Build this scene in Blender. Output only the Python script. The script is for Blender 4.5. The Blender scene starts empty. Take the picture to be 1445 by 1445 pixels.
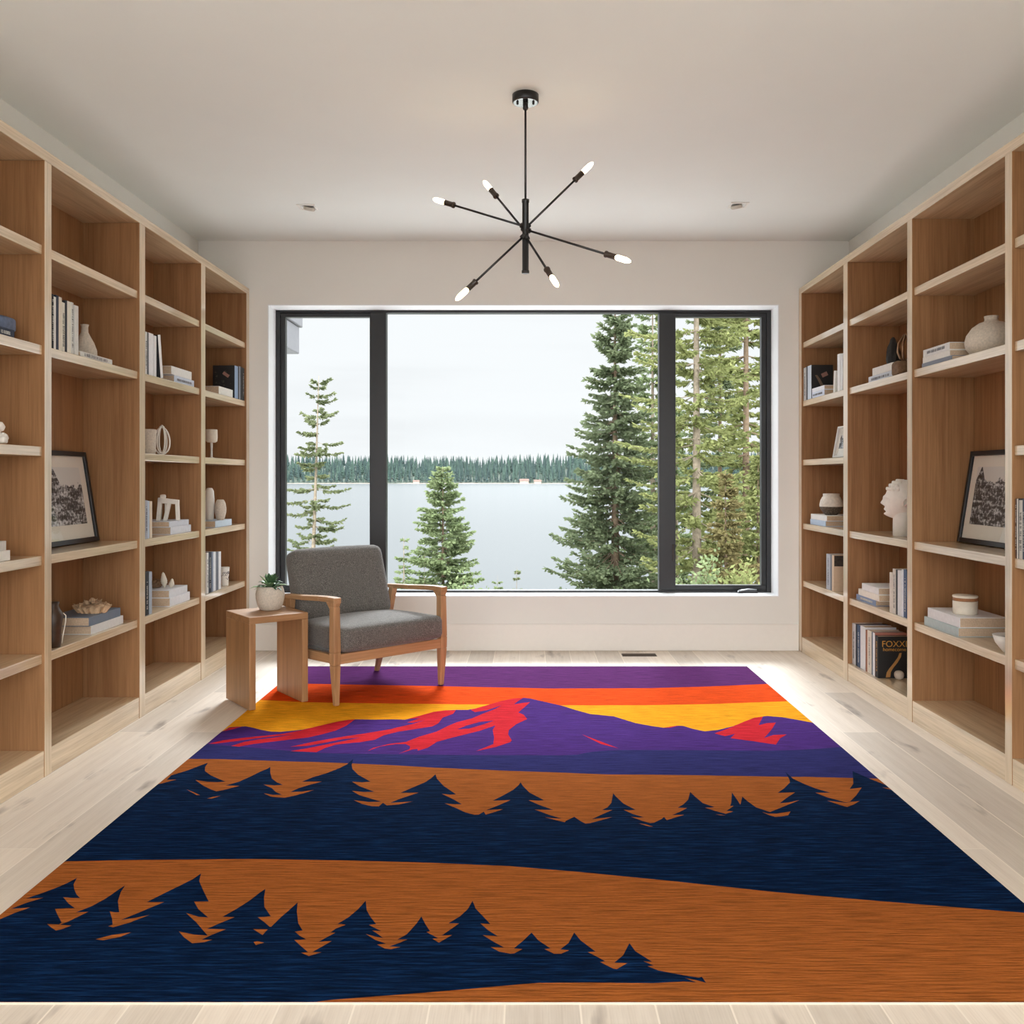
import bpy, bmesh, math, random
from mathutils import Vector, Matrix, noise
from mathutils.geometry import tessellate_polygon
R = math.radians
sc = bpy.context.scene
COL = sc.collection

# ---------------------------------------------------------------- camera
F, VX, VY, H = 1300.0, 744.0, 675.0, 1.157          # focal length in px, vanishing point, eye height
cd = bpy.data.cameras.new('camera'); cam = bpy.data.objects.new('camera', cd); COL.objects.link(cam)
cd.sensor_width = 36.0; cd.lens = F/1445*36
cd.shift_x = (722.5-VX)/1445; cd.shift_y = -(722.5-VY)/1445
cd.clip_start = .05; cd.clip_end = 6000
cam.location = (0, 0, H); cam.rotation_euler = (R(90), 0, 0)
sc.camera = cam

# ---------------------------------------------------------------- sky, sun, exposure
sc.view_settings.view_transform = 'Standard'; sc.view_settings.look = 'None'
sc.view_settings.gamma = 1; sc.view_settings.use_curve_mapping = False
sc.view_settings.exposure = 0.30
SKY_FRONT, SKY_ZENITH, SKY_BACK_FILL = .81, 3.6, 5.1
w = bpy.data.worlds.new('overcast_sky'); sc.world = w; w.use_nodes = True
N, Lk = w.node_tree.nodes, w.node_tree.links
bg = N['Background']
tc = N.new('ShaderNodeTexCoord'); sx = N.new('ShaderNodeSeparateXYZ'); Lk.new(tc.outputs['Generated'], sx.inputs[0])
def wr(x0, x1, y0, y1, src, smooth=True):
    m = N.new('ShaderNodeMapRange'); m.interpolation_type = 'SMOOTHSTEP' if smooth else 'LINEAR'
    for i, v in enumerate((x0, x1, y0, y1)): m.inputs[i+1].default_value = v
    Lk.new(src, m.inputs[0]); return m.outputs[0]
def wm(op, a, b):
    m = N.new('ShaderNodeMath'); m.operation = op
    for i, v in enumerate((a, b)):
        if isinstance(v, (int, float)): m.inputs[i].default_value = v
        else: Lk.new(v, m.inputs[i])
    return m.outputs[0]
zen = wr(.16, .75, SKY_FRONT, SKY_ZENITH, sx.outputs[2])
back = wr(.15, -.6, 0, 1, sx.outputs[1])  # extra sky brightness behind the camera, added as fill for the room
mp = N.new('ShaderNodeMapping'); mp.inputs['Scale'].default_value = (1.6, 1.6, 16); Lk.new(tc.outputs['Generated'], mp.inputs[0])
nz = N.new('ShaderNodeTexNoise'); nz.inputs['Scale'].default_value = 1.7; nz.inputs['Detail'].default_value = 4
Lk.new(mp.outputs[0], nz.inputs[0])
cloud = wr(.38, .7, 1.0, .93, nz.outputs[0])
val = wm('MULTIPLY', wm('ADD', zen, wm('MULTIPLY', back, SKY_BACK_FILL)), cloud)
val = wm('MULTIPLY', val, wr(-.02, 0, .35, 1, sx.outputs[2]))
cmb = N.new('ShaderNodeCombineColor')
for i, k in enumerate((.98, 1.0, 1.03)): Lk.new(wm('MULTIPLY', val, k), cmb.inputs[i])
Lk.new(cmb.outputs[0], bg.inputs[0]); bg.inputs[1].default_value = 1.0

def light(name, typ, loc, rot, energy, color=(1, 1, 1), **kw):
    l = bpy.data.lights.new(name, typ); l.energy = energy; l.color = color
    for k, v in kw.items(): setattr(l, k, v)
    o = bpy.data.objects.new(name, l); o.location = loc; o.rotation_euler = rot; COL.objects.link(o); return o
# the bright part of the overcast sky beyond the window, very soft
sun = light('sun', 'SUN', (0, 12, 9), (R(-51), 0, R(-2)), 4.0, (.96, 1, 1.06), angle=R(17))

# ---------------------------------------------------------------- materials
def lin(c):
    return tuple(((v/255)/12.92 if v/255 <= .04045 else ((v/255+.055)/1.055)**2.4) for v in c)
MATS = {}
class NT:
    def __init__(s, name):
        s.m = bpy.data.materials.new(name); s.m.use_nodes = True
        s.n, s.l = s.m.node_tree.nodes, s.m.node_tree.links
        s.b = s.n['Principled BSDF']; s.tc = s.n.new('ShaderNodeTexCoord')
    def node(s, t, **kw):
        x = s.n.new(t)
        for k, v in kw.items():
            if k in x.inputs: x.inputs[k].default_value = v
            else: setattr(x, k, v)
        return x
    def link(s, a, b): s.l.new(a, b)
    def coords(s, scale=(1, 1, 1), rot=(0, 0, 0), loc=(0, 0, 0), rand=False, out='Object'):
        mp = s.node('ShaderNodeMapping'); mp.inputs['Scale'].default_value = scale
        mp.inputs['Rotation'].default_value = rot; mp.inputs['Location'].default_value = loc
        s.link(s.tc.outputs[out], mp.inputs[0])
        if rand:
            oi = s.node('ShaderNodeObjectInfo'); v = s.node('ShaderNodeVectorMath', operation='ADD')
            mul = s.node('ShaderNodeMath', operation='MULTIPLY'); mul.inputs[1].default_value = 37
            s.link(oi.outputs['Random'], mul.inputs[0]); s.link(mp.outputs[0], v.inputs[0]); s.link(mul.outputs[0], v.inputs[1])
            return v.outputs[0]
        return mp.outputs[0]
    def noise(s, vec, scale=5, detail=4, rough=.55):
        x = s.node('ShaderNodeTexNoise', Scale=scale, Detail=detail, Roughness=rough); s.link(vec, x.inputs[0]); return x.outputs[0]
    def ramp(s, fac, *stops):
        r = s.node('ShaderNodeValToRGB'); e = r.color_ramp.elements
        while len(e) < len(stops): e.new(.5)
        for i, (p, c) in enumerate(stops):
            e[i].position = p; e[i].color = (*c, 1) if len(c) == 3 else c
        s.link(fac, r.inputs[0]); return r.outputs[0]
    def mix(s, fac, a, b, mode='MIX'):
        x = s.node('ShaderNodeMix', data_type='RGBA', blend_type=mode)
        for sock, v in ((x.inputs[0], fac), (x.inputs[6], a), (x.inputs[7], b)):
            if hasattr(v, 'is_linked'): s.link(v, sock)
            elif isinstance(v, (int, float)): sock.default_value = v
            else: sock.default_value = (*v, 1)
        return x.outputs[2]
    def bump(s, h, strength=.2, dist=.01):
        b = s.node('ShaderNodeBump', Strength=strength, Distance=dist); s.link(h, b.inputs['Height']); s.link(b.outputs[0], s.b.inputs['Normal'])
    def set(s, **kw):
        for k, v in kw.items():
            k = k.replace('_', ' ')
            if hasattr(v, 'is_linked'): s.link(v, s.b.inputs[k])
            elif isinstance(v, tuple) and len(v) == 3: s.b.inputs[k].default_value = (*v, 1)
            else: s.b.inputs[k].default_value = v
        return s.m

def plain(name, rgb, rough=.6, metal=0., var=.06, scale=30, bump=0., spec=.5):
    if name in MATS: return MATS[name]
    t = NT(name); c = lin(rgb)
    n = t.noise(t.coords(rand=True), scale)
    col = t.ramp(n, (.3, tuple(v*(1-var) for v in c)), (.7, tuple(min(1, v*(1+var)) for v in c)))
    if bump: t.bump(n, bump, .004)
    MATS[name] = t.set(Base_Color=col, Roughness=rough, Metallic=metal)
    t.b.inputs['Specular IOR Level'].default_value = spec
    return MATS[name]

def wood(name, rgb, axis, rough=.42, dark=.72, spec=.5, coat=0.):
    """straight oak grain running along the given axis"""
    t = NT(name); c = lin(rgb)
    s = [26, 26, 26]; s[axis] = 1.1
    f = [150, 150, 150]; f[axis] = 4
    a = t.noise(t.coords(tuple(s), rand=True), 1, 5, .6)
    b = t.noise(t.coords(tuple(f), rand=True), 1, 3, .6)
    big = t.noise(t.coords((2.2, 2.2, 2.2), rand=True), 1, 2)
    base = t.ramp(a, (.28, tuple(v*dark*k for v, k in zip(c, (1, .93, .85)))), (.52, c), (.8, tuple(min(1, v*1.13) for v in c)))
    base = t.mix(.32, base, t.ramp(b, (.35, (.45, .4, .34)), (.62, (1, 1, 1))), 'MULTIPLY')
    base = t.mix(.22, base, t.ramp(big, (.3, (.7, .66, .6)), (.7, (1, 1, 1))), 'MULTIPLY')
    t.bump(b, .12, .002)
    MATS[name] = t.set(Base_Color=base, Roughness=rough)
    t.b.inputs['Specular IOR Level'].default_value = spec
    t.b.inputs['Coat Weight'].default_value = coat; t.b.inputs['Coat Roughness'].default_value = .12; t.b.inputs['Coat IOR'].default_value = 2.3
    return MATS[name]
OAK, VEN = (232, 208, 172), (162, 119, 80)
OAK_Y, OAK_Z = [wood('oak_edge_grain_'+'xyz'[i], OAK, i, .34, coat=.9) for i in (1, 2)]      # solid pale oak: shelves, front edges, plinth
OAK_SHADE_Z = wood('shaded_oak', VEN, 2, .5, spec=.3)                                           # same oak with recess shade put into its colour: uprights, back panels
CH_X, CH_Y, CH_Z = [wood('chair_oak_'+'xyz'[i], (192, 150, 108), i, .45) for i in range(3)]
TB_Z, TB_X = wood('table_oak_z', (176, 132, 90), 2, .45), wood('table_oak_x', (176, 132, 90), 0, .45)

def floor_mat():
    t = NT('oak_plank_floor'); c = lin((230, 217, 201))
    v = t.coords(rot=(0, 0, R(90)), loc=(0, .049-.165*10, 0))
    br = t.node('ShaderNodeTexBrick', Scale=1.0); br.offset = .37; br.offset_frequency = 2
    for k, x in (('Mortar Size', .0026), ('Mortar Smooth', .3), ('Brick Width', 2.1), ('Row Height', .165)): br.inputs[k].default_value = x
    br.inputs['Color1'].default_value = (0, 0, 0, 1); br.inputs['Color2'].default_value = (1, 1, 1, 1)
    br.inputs['Bias'].default_value = 0
    t.link(v, br.inputs[0])
    tone = t.ramp(br.outputs[0], (0, tuple(x*.82 for x in c)), (1, tuple(min(1, x*1.08) for x in c)))
    g = t.noise(t.coords((34, 1.5, 1)), 1, 5, .6)
    fine = t.noise(t.coords((220, 6, 1)), 1, 3)
    col = t.mix(.5, tone, t.ramp(g, (.3, (.8, .76, .72)), (.6, (1, 1, 1))), 'MULTIPLY')
    col = t.mix(.18, col, t.ramp(fine, (.35, (.6, .55, .5)), (.6, (1, 1, 1))), 'MULTIPLY')
    kn = t.noise(t.coords((7.5, 2.1, 1), loc=(3, 1, 0)), 1.35, 3, .5)     # dark knots and mineral streaks
    col = t.mix(t.ramp(kn, (.61, (0, 0, 0)), (.74, (.7, .7, .7))), col, lin((120, 104, 92)))
    col = t.mix(t.ramp(br.outputs[1], (0, (0, 0, 0)), (1, (.8, .8, .8))), col, lin((246, 234, 218)))
    t.bump(fine, .06, .002)
    return t.set(Base_Color=col, Roughness=.46)
M_FLOOR = floor_mat()
M_WALL = plain('warm_white_paint', (236, 233, 226), .75, var=.012, scale=3)
M_CEIL = plain('ceiling_paint', (240, 242, 238), .85, var=.012, scale=2)
M_BASE = plain('baseboard_paint', (242, 236, 228), .55, var=.01)
M_BLACK = plain('black_frame_paint', (26, 26, 28), .38, var=.1)
M_BLKMET = plain('black_metal', (22, 21, 21), .32, var=.1)
M_BROWNMET = plain('dark_bronze_socket', (52, 38, 28), .4, var=.1)
M_SILVER = plain('brushed_steel', (190, 192, 195), .3, 1., var=.05)
M_PAGES = plain('book_pages', (196, 172, 146), .9, var=.12, scale=160)
M_CLAY = plain('speckled_clay', (206, 194, 178), .85, var=.14, scale=120, bump=.25)
M_CREAM = plain('cream_ceramic', (224, 214, 196), .5, var=.06, scale=60, bump=.1)
M_WHITE = plain('matt_white_plaster', (232, 226, 216), .7, var=.04, scale=40, bump=.12)
M_SOIL = plain('dark_soil', (40, 30, 24), .95, var=.3, scale=200, bump=.4)
M_INK = plain('lettering_ink', (38, 38, 44), .7)
M_PALEINK = plain('pale_lettering', (214, 212, 204), .7)
M_FAINT = plain('faint_lettering', (132, 132, 136), .7)
M_GOLD = plain('gold_lettering', (196, 142, 62), .5)
M_MAT = plain('mat_board', (226, 219, 206), .9, var=.02)

def fabric():
    t = NT('grey_woven_fabric')
    a = t.noise(t.coords((260, 260, 260)), 1, 2); b = t.noise(t.coords((40, 40, 420)), 1, 2); d = t.noise(t.coords((420, 420, 40)), 1, 2)
    col = t.ramp(a, (.25, lin((74, 71, 67))), (.5, lin((118, 114, 109))), (.8, lin((164, 160, 153))))
    col = t.mix(.45, col, t.ramp(b, (.3, (.45, .44, .43)), (.7, (1, 1, 1))), 'MULTIPLY')
    col = t.mix(.45, col, t.ramp(d, (.3, (.45, .44, .43)), (.7, (1, 1, 1))), 'MULTIPLY')
    t.bump(a, .35, .003)
    m = t.set(Base_Color=col, Roughness=.95); t.b.inputs['Sheen Weight'].default_value = .25
    t.b.inputs['Specular IOR Level'].default_value = .2
    return m
M_FABRIC = fabric()

def glass(name, tint=(1, 1, 1), ior=1.45):
    t = NT(name); n = t.n; n.remove(t.b)
    tr = t.node('ShaderNodeBsdfTransparent', Color=(*tint, 1)); gl = t.node('ShaderNodeBsdfGlossy', Roughness=0.0)
    fr = t.node('ShaderNodeFresnel', IOR=ior); mx = t.node('ShaderNodeMixShader')
    ge = t.node('ShaderNodeNewGeometry'); mu = t.node('ShaderNodeMath', operation='MULTIPLY'); iv = t.node('ShaderNodeMath', operation='SUBTRACT')
    iv.inputs[0].default_value = 1; t.link(ge.outputs['Backfacing'], iv.inputs[1]); t.link(fr.outputs[0], mu.inputs[0]); t.link(iv.outputs[0], mu.inputs[1])
    t.link(mu.outputs[0], mx.inputs[0]); t.link(tr.outputs[0], mx.inputs[1]); t.link(gl.outputs[0], mx.inputs[2])
    t.link(mx.outputs[0], n['Material Output'].inputs[0]); return t.m
M_GLASS = glass("window_glass", (.98, .99, .985), 1.09)
M_PGLASS = glass('picture_glass')

def emit(name, rgb, k):
    t = NT(name); t.n.remove(t.b); e = t.node('ShaderNodeEmission', Color=(*lin(rgb), 1), Strength=k)
    t.link(e.outputs[0], t.n['Material Output'].inputs[0]); return t.m
M_BULB = emit("lit_filament_bulb", (255, 222, 170), 16)

# ---------------------------------------------------------------- mesh helpers
class MB:
    """collects shapes into one mesh"""
    def __init__(s): s.v, s.f, s.mi, s.sm, s.mats = [], [], [], [], []
    def mat(s, m):
        if m not in s.mats: s.mats.append(m)
        return s.mats.index(m)
    def add(s, vs, fs, m=None, smooth=False, M=None):
        o = len(s.v); i = s.mat(m) if m else 0
        s.v += [tuple(M @ Vector(p)) if M else tuple(p) for p in vs]
        for f in fs: s.f.append([k+o for k in f]); s.mi.append(i); s.sm.append(smooth)
        return s
    def box(s, x0, x1, y0, y1, z0, z1, m=None, M=None):
        vs = [(x, y, z) for z in (z0, z1) for y in (y0, y1) for x in (x0, x1)]
        return s.add(vs, [(0, 2, 3, 1), (4, 5, 7, 6), (0, 1, 5, 4), (2, 6, 7, 3), (0, 4, 6, 2), (1, 3, 7, 5)], m, False, M)
    def hexa(s, p, m=None, M=None):                     # 8 corners: bottom loop, top loop
        return s.add(p, [(3, 2, 1, 0), (4, 5, 6, 7), (0, 1, 5, 4), (1, 2, 6, 5), (2, 3, 7, 6), (3, 0, 4, 7)], m, False, M)
    def lathe(s, prof, seg=32, m=None, M=None, smooth=True, closed=True):
        vs, fs = [], []
        for r, z in prof:
            for k in range(seg):
                a = 2*math.pi*k/seg; vs.append((r*math.cos(a), r*math.sin(a), z))
        n = len(prof)
        for i in range(n-1):
            for k in range(seg):
                k2 = (k+1) % seg; fs.append((i*seg+k, i*seg+k2, (i+1)*seg+k2, (i+1)*seg+k))
        if closed: fs += [tuple(range(seg-1, -1, -1)), tuple(range((n-1)*seg, n*seg))]
        return s.add(vs, fs, m, smooth, M)
    def tube(s, pts, rad, seg=8, m=None, M=None, cap=True, flat=1.0):
        pts = [Vector(p) for p in pts]; n = len(pts); rad = rad if isinstance(rad, (list, tuple)) else [rad]*n
        vs, fs = [], []; prev = None
        for i, p in enumerate(pts):
            t = (pts[min(i+1, n-1)]-pts[max(i-1, 0)]).normalized()
            if prev is None: u = t.orthogonal().normalized()
            else: u = (prev-t*prev.dot(t)).normalized()
            prev = u; q = t.cross(u)
            for k in range(seg):
                a = 2*math.pi*k/seg; vs.append(p+(u*math.cos(a)+q*math.sin(a)*flat)*rad[i])
        for i in range(n-1):
            for k in range(seg):
                k2 = (k+1) % seg; fs.append((i*seg+k, i*seg+k2, (i+1)*seg+k2, (i+1)*seg+k))
        if cap: fs += [tuple(range(seg-1, -1, -1)), tuple(range((n-1)*seg, n*seg))]
        return s.add(vs, fs, m, True, M)
    def rbox(s, hx, hy, hz, r, n=10, puff=(0, 0, 0), m=None, M=None):
        """rounded, slightly crowned cushion centred on the origin"""
        bm = bmesh.new(); bmesh.ops.create_cube(bm, size=2); bmesh.ops.subdivide_edges(bm, edges=bm.edges[:], cuts=n, use_grid_fill=True)
        out = []
        for v in bm.verts:
            q = [math.copysign(1-(1-abs(c))**1.6, c) for c in v.co]
            p = Vector((q[0]*hx, q[1]*hy, q[2]*hz))
            inn = Vector((max(-hx+r, min(hx-r, p.x)), max(-hy+r, min(hy-r, p.y)), max(-hz+r, min(hz-r, p.z))))
            d = p-inn
            if d.length > 1e-9: p = inn+d.normalized()*r
            a, b, c = p.x/hx, p.y/hy, p.z/hz
            p.x += puff[0]*math.copysign(1, a)*(abs(a) > .9)*(1-b*b)*(1-c*c)
            p.y += puff[1]*b*(1-a*a)*(1-c*c)
            p.z += puff[2]*c*(1-a*a)*(1-b*b)
            out.append(p)
        bm.verts.index_update(); fs = [[v.index for v in f.verts] for f in bm.faces]; bm.free()
        return s.add(out, fs, m, True, M)
    def build(s, name, m=None, parent=None, bevel=0., loc=None, rot=None, segs=2):
        if m is not None and not s.mats: s.mats = [m]
        me = bpy.data.meshes.new(name); me.from_pydata([tuple(p) for p in s.v], [], s.f)
        for x in s.mats: me.materials.append(x)
        me.polygons.foreach_set('material_index', s.mi); me.polygons.foreach_set('use_smooth', s.sm); me.update()
        o = bpy.data.objects.new(name, me); COL.objects.link(o)
        if parent: o.parent = parent
        if loc: o.location = loc
        if rot: o.rotation_euler = rot
        if bevel:
            b = o.modifiers.new('bevel', 'BEVEL'); b.width = bevel; b.segments = segs; b.limit_method = 'ANGLE'; b.angle_limit = R(50)
        return o
def tag(o, label=None, cat=None, group=None, kind=None):
    for k, v in (('label', label), ('category', cat), ('group', group), ('kind', kind)):
        if v: o[k] = v
    return o
def empty(name, loc, rz=0., label=None, cat=None, group=None, kind=None):
    o = bpy.data.objects.new(name, None); COL.objects.link(o); o.location = loc; o.rotation_euler = (0, 0, rz)
    o.empty_display_size = .05
    return tag(o, label, cat, group, kind)
def struct(o): o['kind'] = 'structure'; return o

# ---------------------------------------------------------------- room shell
D, WL, WR, ZC, YB = 6.19, -2.21, 2.162, 2.752, -1.4      # far wall, side walls, ceiling, back end of the room
struct(MB().box(WL-.15, WR+.15, YB, D+.18, -.12, 0).build('floor', M_FLOOR))
struct(MB().box(WL-.15, WR+.15, YB, D+.18, ZC, ZC+.15).build('ceiling', M_CEIL))
struct(MB().box(WL-.15, WL, YB, D+.18, 0, ZC).build('wall_left', M_WALL))
struct(MB().box(WR, WR+.15, YB, D+.18, 0, ZC).build('wall_right', M_WALL))
OX0, OX1, OZ0, OZ1 = -1.743, 1.690, .362, 2.324
struct(MB().box(WL, OX0, D, D+.18, 0, ZC).box(OX1, WR, D, D+.18, 0, ZC).box(OX0, OX1, D, D+.18, 0, OZ0)
       .box(OX0, OX1, D, D+.18, OZ1, ZC).build('wall_far', M_WALL))
struct(MB().box(-1.866, 1.823, D-.012, D, .0, .178).build('baseboard_far', M_BASE, bevel=.003))
# rear of the room, behind the camera: wall piers and a header around an opening added to let in fill light
struct(MB().box(WL, -1.9, YB-.15, YB, 0, ZC).box(1.85, WR, YB-.15, YB, 0, ZC).box(-1.9, 1.85, YB-.15, YB, 2.5, ZC).build('wall_rear', M_WALL))

M_LINER = plain('white_jamb_paint', (246, 248, 250), .6, var=.01)
struct(MB().box(OX0, OX0+.006, D-.002, D+.18, OZ0, OZ1).box(OX1-.006, OX1, D-.002, D+.18, OZ0, OZ1).box(OX0+.006, OX1-.006, D-.002, D+.18, OZ1-.006, OZ1)
       .box(OX0+.006, OX1-.006, D-.002, D+.18, OZ0, OZ0+.006).build('trim_1', M_LINER))
# window: fixed middle light between two casements
win = empty('window_1', (0, D+.174, 0), kind='structure')
fy0, fy1 = -.002, .07
def px(x): return (x-VX)/F*(D+.174)
def pz(y): return H-(y-VY)/F*(D+.174)
fx0, fx1, fz0, fz1 = px(388), px(1089), pz(838), pz(437)
fr = MB().box(fx0-.03, fx0+.035, fy0, fy1, fz0-.03, fz1+.03).box(fx1-.035, fx1+.03, fy0, fy1, fz0-.03, fz1+.03)
fr.box(fx0+.035, fx1-.035, fy0, fy1, fz1-.021, fz1+.03).box(fx0+.035, fx1-.035, fy0, fy1, fz0-.03, fz0+.024)
fr.build('window_frame', M_BLACK, win, .003)
for a, b in ((522, 545), (930, 953)):
    MB().box(px(a), px(b), fy0-.006, fy1, fz0+.024, fz1-.021).build('mullion', M_BLACK, win, .004)
zt, zb = pz(447), pz(826)
for xa, xb, ia, ib in ((fx0+.035, px(522), px(401), px(522)), (px(953), fx1-.035, px(953), px(1076))):
    s = MB().box(xa, ia+.004, .012, .06, zb, zt).box(ib-.004, xb, .012, .06, zb, zt)
    s.box(xa, xb, .012, .06, zt, fz1-.021).box(xa, xb, .012, .06, fz0+.024, zb)
    s.build('casement_sash', M_BLACK, win, .003)
for xa, xb, za, zz in ((px(401), px(522), zb, zt), (px(545), px(930), pz(833), pz(441)), (px(953), px(1076), zb, zt)):
    MB().box(xa, xb, .034, .040, za, zz).build('pane', M_GLASS, win)
ck = MB().box(px(1040), px(1068), -.03, -.002, fz0-.002, fz0+.022)
ck.build('crank_base', M_BLKMET, win, .004)
ch = MB().tube([(px(1066), -.034, fz0+.032), (px(1054), -.036, fz0+.036), (px(1046), -.038, fz0+.03), (px(1040), -.04, fz0+.024)], [.005, .005, .005, .006], 8)
ch.tube([(px(1040), -.04, fz0+.024), (px(1039), -.05, fz0+.008), (px(1046), -.05, fz0+.006)], .005, 8)
ch.build('crank_handle', M_SILVER, win)
MB().box(px(948.5), px(950.5), -.018, -.006, pz(791), pz(768)).build('sash_lock', M_BROWNMET, win, .002)
# ---------------------------------------------------------------- built-in bookcases
S1, S2, S3, S4, S5, S0 = 2.06, 1.672, 1.28, .857, .476, .103
ALL, TALL = (S1, S2, S3, S4, S5), (S1, S2, S4, S5)
def bookcase(name, sx, xf, xb, xw, divs, bays, label):
    """sx: direction into the case; xf front, xb back panel, xw wall; divs: dividers (far to near) as y ranges"""
    root = empty(name, (xf, divs[-1][0], 0), 0, label, 'bookcase', 'built-in oak bookcases')
    X = lambda d: sx*d                                   # depth measured from the front edge
    y0 = divs[-1][0]; dp = abs(xb-xf); dw = abs(xw-xf)-.004
    def bx(a, b, ya, yb, za, zb): 
        p = sorted((X(a), X(b))); return MB().box(p[0], p[1], ya-y0, yb-y0, za, zb)
    yf, yn = divs[0][1], divs[-1][0]
    bx(0, dw, yn, yf, 2.388, 2.43).build('top_panel', OAK_Y, root, .002)
    bx(dp, dp+.015, yn, yf, .07, 2.388).build('back_panel', OAK_SHADE_Z, root)
    for i, (a, b) in enumerate(divs):
        u = bx(0.0, dp, a, b, 0, 2.388); u.mats = [OAK_SHADE_Z, OAK_Z]; u.mi = [0]*6; u.mi[4 if sx > 0 else 5] = 1     # front edge keeps the pale, unshaded oak
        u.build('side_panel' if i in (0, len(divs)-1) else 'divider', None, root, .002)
    for (n, f), sh in zip(zip(divs[1:], divs[:-1]), bays):
        ya, yb = n[1], f[0]
        bx(.002, dp, ya, yb, 0, S0).build('base_plinth', OAK_Y, root, .002)
        for z in sh: bx(.010, dp, ya, yb, z-.037, z).build('shelf', OAK_Y, root, .0025)
    return root
LD = [(6.126, 6.187), (5.276, 5.345), (4.437, 4.503), (3.564, 3.617), (2.69, 2.745)]
RD = [(6.127, 6.187), (5.246, 5.317), (4.367, 4.424), (3.467, 3.518), (2.59, 2.64)]
XL, XR, BL, BR = -1.867, 1.824, -2.14, 2.12
bookcase('bookcase', -1, XL, BL, WL, LD, (ALL, ALL, TALL, ALL), 'tall built-in oak bookcase along the left wall beside the armchair')
bookcase('bookcase', 1, XR, BR, WR, RD, (ALL, TALL, TALL, ALL), 'tall built-in oak bookcase along the right wall holding the white bust')

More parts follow.
